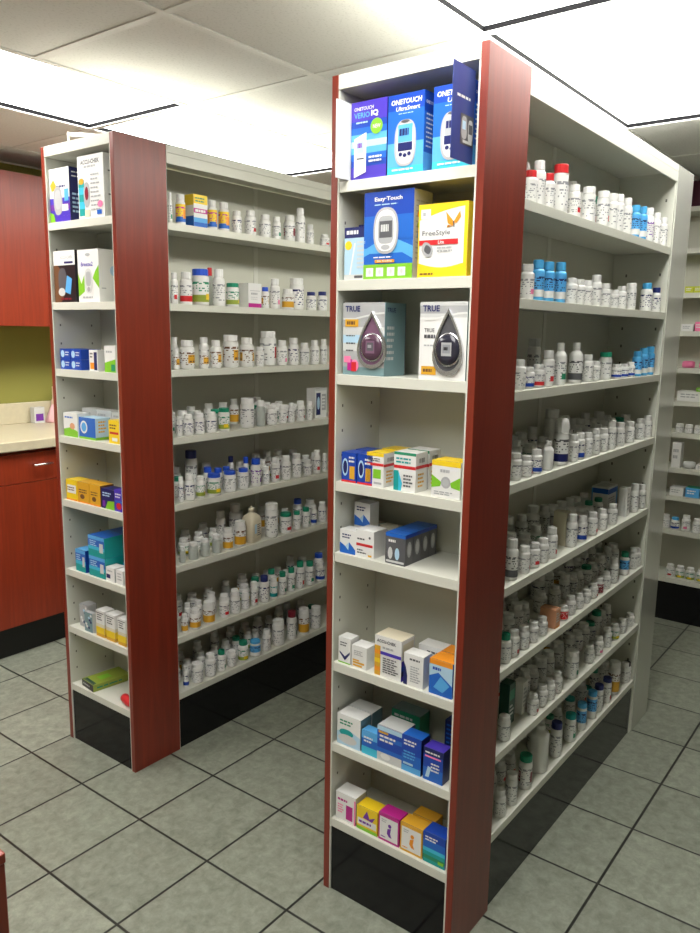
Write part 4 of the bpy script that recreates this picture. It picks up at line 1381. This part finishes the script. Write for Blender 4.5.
put(simple(.064, .078, .042, 'magenta', 'magenta', 'magenta', fig('purple')), 0, .202, zz, 'magenta edged box with white panel and purple figure, bottom shelf')
put(simple(.067, .079, .042, 'gold', 'gold', 'gold', fig('orange')), 0, .132, zz, 'orange edged box with white panel and orange figure, bottom shelf')
put(simple(.067, .079, .042, 'gold', 'gold', 'gold', fig('orange')), .048, .126, zz, 'orange box standing behind the orange edged one, bottom shelf')
put(simple(.064, .084, .045, 'mblue', 'blue', 'blue', lambda F: (F.grad(0, 1, ['teal', 'green', 'teal', 'cyan', 'mblue', 'mblue', 'blue', 'blue']), F.lines(.1, .72, .8, .9, 2, 'white', 3), F.rect(.7, .1, .95, .2, 'lime'))), 0, .064, zz,
    'blue and teal box, rightmost on the bottom shelf, against the cherry panel')

# ================================================================ LEFT END UNIT
Z = Z2E
X2 = AX


def P2(m_, yc, s, lab, dx=.012, dz=0, group=None, tilt=0, name='carton'):
    return put(m_, X2, yc, Z[s]+dz, lab, group=group, dx=dx, tilt=tilt, name=name)


def accA(F):
    F.grad(0, .45, ['violet', 'violet', 'purple', 'violet']); F.rect(0, .45, 1, 1, 'white'); F.text('ACCU-CHEK', .3, .84, .92, .90, 'grey'); F.lines(.35, .62, .9, .7, 1, 'navy', 3)
    F.poly([(.05, .7), (.22, .8), (.35, .68), (.3, .6), (.12, .58)], 'gold'); F.ell(.42, .40, .22, .27, 'silver', 22, .8, .1); F.ell(.42, .42, .15, .18, 'grey', 18, .7, .1); F.rect(.62, .2, .92, .32, 'white'); F.poly([(0, 0), (.25, 0), (.2, .15), (0, .2)], 'lime')
    F.rect(.75, .38, .95, .6, 'lblue')


def accAr(F):
    F.rect(0, 0, 1, 1, 'navy'); F.lines(.1, .8, .9, .95, 2, 'white', 3, .3); F.lines(.1, .15, .9, .55, 5, 'pale', 4)


P2(simple(.115, .172, .09, 'white', 'navy', 'white', accA, accAr), 1.595, 0, 'white and violet meter box with navy side, top shelf of left end unit')


def accB(F):
    F.text('ACCU-CHEK', .12, .86, .85, .93, 'dgrey', 0, .03); F.lines(.25, .80, .8, .84, 1, 'grey', 3, .8); F.grad(.05, .62, ['teal', 'cyan', 'teal', 'cyan', 'teal'], .03, .25); F.ell(.14, .6, .10, .05, 'gold'); F.ell(.34, .38, .12, .20, 'grey', 20, .8); F.ell(.34, .40, .07, .11, 'maroon', 14)
    F.lines(.5, .1, .9, .72, 9, 'grey', 3, .35); F.rect(.25, .03, .45, .14, 'cream'); F.rect(.72, .05, .9, .12, 'mblue'); F.ell(.85, .21, .10, .055, 'pink', 12)


P2(simple(.138, .194, .08, 'white', 'lgrey', 'white', accB, lambda F: (F.rect(.2, .72, .9, .745, 'dgrey'), F.rect(.2, .35, .9, .375, 'dgrey'))), 1.4195, 0, 'tall white meter box with pink sticker, top shelf of left end unit')


def bk(F):
    F.rect(0, .72, 1, 1, 'white'); F.text('ACCU-CHEK', .3, .84, .9, .90, 'grey'); F.rect(.5, .75, .9, .79, 'navy'); F.poly([(0, .72), (.2, .72), (.5, .5), (.55, .2), (.3, 0), (0, 0)], 'brown'); F.ell(.4, .42, .2, .25, 'dgrey', 20, .8); F.ell(.35, .2, .16, .08, 'lgrey'); F.poly([(.5, .2), (.62, .52), (.85, .45), (.75, .15)], 'lblue'); F.lines(.3, .03, .9, .1, 1, 'maroon', 4)


P2(simple(.125, .170, .09, 'black', 'black', 'black', bk), 1.588, 1, 'black meter box with white top band, second shelf of left end unit')


def bz(F):
    F.poly([(0, .55), (.15, .35), (.3, .52), (.3, .2), (0, .1)], 'lime'); F.poly([(1, .7), (.85, .6), (.7, .45), (1, .25)], 'lime'); F.text('Breeze2', .15, .68, .72, .76, 'violet', .1); F.ell(.5, .40, .19, .24, 'lgrey', 22, .8); F.ell(.5, .44, .12, .14, 'grey', 16, .6); F.ell(.5, .24, .07, .05, 'silver'); F.lines(.2, .06, .8, .12, 1, 'grey', 3); F.ell(.5, .9, .12, .03, 'grey', 10)


P2(simple(.115, .168, .085, 'white', 'white', 'white', bz, lambda F: (F.ell(.7, .6, .2, .1, 'pale'), F.rect(.1, .25, .3, .27, 'grey'))), 1.4525, 1, 'white meter box with green arrows at its edges, second shelf of left end unit')

# third shelf
for k, (y_, q_) in enumerate([(1.607, 0), (1.607, 1), (1.545, 0), (1.545, 1)]):
    P2(simple(.060, .0345, .08, 'blue', 'blue', 'blue', lambda F: (F.ell(.25, .5, .18, .36, 'pale' if 1 else 'navy', 12), F.lines(.5, .3, .95, .8, 2, 'white', 3, .4))), y_, 2, 'flat dark blue box on the third shelf, %s' % ['lower left', 'upper left', 'lower right', 'upper right'][k], dz=q_*.0352, group='flat dark blue boxes on the third shelf of the left end unit')
P2(simple(.048, .070, .055, 'white', 'lgrey', 'white', lambda F: (F.rect(.1, .1, .9, .4, 'orange'), F.rect(.55, .05, .9, .9, 'navy'), F.lines(.1, .6, .5, .9, 2, 'dgrey', 3))), 1.4435, 2, 'small white box with orange and navy print, third shelf of left end unit')
P2(simple(.058, .086, .05, 'white', 'white', 'white', lambda F: (F.poly([(0, 0), (0, .35), (1, .5), (1, 0)], 'lime'), F.lines(.15, .7, .85, .85, 1, 'grey', 3), F.rect(.6, .05, .95, .3, 'green'))), 1.3535, 2, 'white box with green lower half, right end of the third shelf, left end unit')
# fourth shelf
P2(simple(.084, .083, .05, 'white', 'white', 'white', lambda F: (F.poly([(0, 0), (0, .3), (.5, .4), (1, .25), (1, 0)], 'lime'), F.ell(.62, .45, .18, .14, 'peach'), F.lines(.1, .75, .8, .88, 1, 'mblue', 3))), 1.5945, 3, 'white box with green base and peach picture, leftmost on the fourth shelf, left end unit')
P2(simple(.094, .074, .06, 'mblue', 'pale', 'pale', lambda F: (F.ell(.3, .55, .22, .30, 'white', 18), F.ell(.3, .55, .15, .22, 'lblue', 16), F.rect(.62, .1, .95, .9, 'mblue'), F.rect(0, 0, 1, .1, 'lime')), lambda F: (F.lines(.2, .3, .8, .9, 4, 'gold', 3), F.rect(0, 0, 1, .12, 'lime'))), 1.497, 3, 'blue box with white ring picture, middle of the fourth shelf, left end unit')
for k in range(3):
    P2(simple(.085, .094, .045, 'lgrey', 'lgrey', 'white', lambda F: F.lines(.1, .3, .9, .9, 4, 'grey', 8)), 1.59-.088*k, 3, 'pale carton at the back of the fourth shelf, %s' % ['leftmost', 'middle one', 'rightmost'][k], dx=.085, group='pale cartons at the back of the fourth shelf')
P2(simple(.058, .077, .055, 'yellow', 'gold', 'yellow', lambda F: (F.rect(.1, .4, .9, .5, 'red'), F.lines(.1, .6, .9, .85, 2, 'brown', 3), F.rect(.3, .1, .8, .25, 'white'))), 1.3465, 3, 'yellow box with red band, right end of the fourth shelf, left end unit')
# fifth shelf
for k, (yc, wv, fr, lab) in enumerate([(1.6075, .066, 'yellow', 'yellow box with white panel, leftmost on the fifth shelf, left end unit'), (1.5365, .068, 'gold', 'golden box, second from left on the fifth shelf, left end unit'), (1.468, .062, 'gold', 'golden box, third from left on the fifth shelf, left end unit')]):
    P2(simple(wv, .074, .055, fr, 'brown' if k == 2 else fr, fr, lambda F, k=k: (F.rect(.1, .35, .9, .75, 'white') if k == 0 else F.ell(.4, .3, .2, .12, 'brown', 10), F.lines(.12, .45, .85, .68, 2, 'brown', k), F.rect(0, .0, 1, .08, 'orange'))), yc, 4, lab)
P2(simple(.072, .069, .05, 'navy', 'black', 'navy', lambda F: (F.poly([(.3, 0), (.5, .4), (1, .45), (1, 0)], 'lime'), F.lines(.1, .6, .9, .85, 2, 'pale', 3), F.rect(.1, .1, .3, .4, 'purple'))), 1.3955, 4, 'navy box with lime corner on the fifth shelf of the left end unit')
P2(simple(.048, .075, .05, 'violet', 'navy', 'violet', lambda F: (F.ell(.5, .25, .3, .16, 'red', 12), F.lines(.1, .6, .9, .85, 2, 'white', 3), F.rect(.1, .4, .9, .5, 'mblue'))), 1.3345, 4, 'violet box with red spot, right end of the fifth shelf, left end unit')
# sixth shelf: blue-teal cartons, two high and two deep


def btc(F):
    F.grad(0, 1, ['teal', 'teal', 'cyan', 'mblue', 'mblue', 'lblue']); F.lines(.1, .5, .6, .8, 3, 'pale', 3); F.rect(.7, .25, .92, .7, 'lgrey')


P2(simple(.060, .081, .045, 'mblue', 'blue', 'lblue', btc), 1.572, 5, 'small blue box standing left of the stacked blue-teal boxes, sixth shelf')
for k in range(4):
    P2(simple(.094, .0735, .078, 'cyan', 'teal', 'mblue', btc), 1.4735, 5, 'blue-teal box on the sixth shelf, %s of the stack' % ['bottom front', 'bottom back', 'top front', 'top back'][k], dx=.012+(k % 2)*.080, dz=(k//2)*.0742, group='stacked blue-teal boxes')
P2(simple(.048, .050, .045, 'white', 'lgrey', 'white', lambda F: (F.rect(.05, .2, .5, .5, 'navy'), F.lines(.2, .65, .9, .85, 1, 'grey', 3))), 1.3985, 5, 'small white box with navy patch, sixth shelf of the left end unit')
P2(simple(.038, .050, .045, 'white', 'lgrey', 'white', lambda F: (F.lines(.2, .25, .9, .85, 3, 'grey', 3),)), 1.346, 5, 'small plain white box, right end of the sixth shelf, left end unit')
P2(simple(.046, .052, .045, 'lblue', 'teal', 'mblue', btc), 1.385, 5, 'blue box behind the two small white boxes on the sixth shelf', dx=.075)
# seventh shelf


def flo(F):
    R_ = random.Random(2)
    for q in range(7): F.ell(R_.uniform(.15, .85), R_.uniform(.1, .9), .13, .07, R_.choice(['white', 'navy', 'pale']), 8)


P2(simple(.048, .085, .04, 'grey', 'lgrey', 'grey', flo), 1.597, 6, 'grey mottled box, leftmost on the seventh shelf of left end unit', dx=.03)
P2(simple(.048, .073, .017, 'tealg', 'lgrey', 'grey', flo), 1.541, 6, 'grey-blue mottled box, second from left on the seventh shelf, left end unit')
for k, (yc, wv) in enumerate([(1.470, .048), (1.410, .050), (1.345, .044)]):
    P2(simple(wv, .097, .045, 'white', 'white', 'white', lambda F: (F.grad(0, .5, ['gold', 'yellow', 'yellow', 'cream']), F.lines(.15, .62, .85, .88, 3, 'dgrey', 3), F.rect(.05, .9, .95, .93, 'dgrey')), lambda F: F.grad(0, .5, ['gold', 'yellow', 'yellow', 'cream'])), yc, 6,
       'tall white and yellow box, %s of three on the seventh shelf, left unit' % ['leftmost', 'middle one', 'rightmost'][k], group='white and yellow boxes on the seventh shelf')
# bottom shelf
m_ = carton('black', 'olive', 'olive', .085, .026, .15)
m_[1].lines(.1, .3, .8, .7, 1, 'grey', 2); m_[2].lines(.1, .3, .9, .7, 1, 'green', 2); m_[4].rect(.05, .08, .95, .95, 'olive'); m_[4].rect(.3, .3, .7, .6, 'lime'); m_[4].rect(.1, .05, .9, .12, 'dgreen')
P2(m_, 1.565, 7, 'flat olive green box with black end, bottom shelf of left end unit', tilt=-.12)
mb = MB()
mb.lathe([(.0, 0), (.015, .0015), (.0155, .010), (.0155, .050), (.012, .058), (.012, .070), (.0, .0715)], plastic('red'), 18, closed=False)
for i in range(len(mb.v)):
    x, y, z_ = mb.v[i]
    mb.v[i] = (x, -z_+.035, y+.0155)
tag(mb.build('bottle', None, (X2+.028, 1.345, Z[7]+.0006), -.25), 'small red bottle lying on the bottom shelf of the left end unit', 'bottle')

# ================================================================ FAR WALL SHELVES: small goods
R9 = random.Random(21)


def small_box(y, s, w_, h_, d_, col, lab, grp, lid=None, dx=.012, dz=0):
    m_ = simple(w_, h_, d_, col, col, lid or col, lambda F: F.lines(.12, .3, .88, .8, 2, 'grey' if col in ('white', 'cream') else 'white', 3))
    tag(m_[0].build('carton', None, (FX+dx, y, ZW[s]+.0006+dz), -PI/2), lab, 'box', grp)


def small_bottle(y, s, d, h, style, cap, lab, grp, shape='std'):
    put_bottle(FX+.012+d/2, y, ZW[s], d, h, style, cap, shape, lab, grp, -PI/2)


for k, y in enumerate([.272, .228, .184, .140]):
    small_box(y, 2, .042, .032, .08, 'sun' if k < 3 else 'yellow', 'low yellow box on the far wall shelf, %s from left' % ORD[k], 'yellow boxes on the far wall shelf', 'sun')
small_box(.265, 3, .06, .036, .06, 'white', 'low white box on the far wall shelf, left of the pink one', None)
small_box(.208, 3, .04, .048, .06, 'pink', 'small pink box between white boxes on the far wall shelf', None)
small_box(.150, 3, .06, .036, .06, 'white', 'low white box on the far wall shelf, right of the pink one', None)


def tape(y, s, col, lab):
    mb = MB()
    mb.lathe([(.024, 0), (.030, .002), (.032, .016), (.030, .032), (.018, .036)], plastic(col), 18)
    tag(mb.build('jar', None, (FX+.045, y, ZW[s]+.0006)), lab, 'jar')


tape(.250, 4, 'pink', 'low pink jar on the far wall, left of its twin')
tape(.165, 4, 'pink', 'low pink jar on the far wall, right of its twin')
for k, (y, w_) in enumerate([(.215, .140), (.07, .13)]):
    small_box(y, 5, w_, .052, .09, 'white', 'long white box lying on the far wall shelf, %s one' % ['left', 'right'][k], None)
small_box(.165, 5, .06, .020, .06, 'lime', 'flat yellow-green box lying on a long white box, far wall', None, dx=.02, dz=.0522)
for k, y in enumerate([.262, .215, .168, .12, .07]):
    small_bottle(y, 6, .040, .045, 'grey', None, 'squat white jar on the far wall, seventh level, %s from left' % ORD[k], 'squat white jars on the far wall', 'wide')
small_box(.262, 7, .045, .135, .05, 'white', 'tall white box with red mark, far wall shelf beside the glossy panel', None)
tape(.200, 7, 'lgrey', 'pale grey upturned bowl-shaped jar on the far wall shelf')
small_box(.118, 7, .08, .028, .06, 'white', 'flat white box beside the grey jar, far wall shelf', None)
small_box(.245, 8, .07, .045, .07, 'white', 'white box, leftmost on the far wall shelf with the blue-green box', None)
small_box(.165, 8, .07, .052, .07, 'lblue', 'blue box with green lid on the far wall shelf', None, 'green')
small_box(.09, 8, .06, .055, .07, 'navy', 'navy box right of the blue-green box, far wall shelf', None)
for k, (y, st, cp, h) in enumerate([(.292, 'grey', None, .075), (.242, 'blue', 'cltblue', .065), (.186, 'pink', None, .085), (.130, 'grey', None, .075)]):
    small_bottle(y, 9, .046, h, st, cp, '%s from left, second level up, far wall shelves' % ['pale bottle, first', 'blue-banded bottle, second', 'pinkish white bottle, third', 'white bottle, fourth'][k], 'bottles on the far wall, second level up')
for k, (y, st) in enumerate([(.245, 'red'), (.193, 'yg'), (.141, 'yg'), (.087, 'yg'), (.035, 'yg')]):
    small_bottle(y, 10, .046, .072, st, None, 'white bottle on the lowest far wall shelf, %s from left' % ORD[k], 'bottles on the lowest far wall shelf')
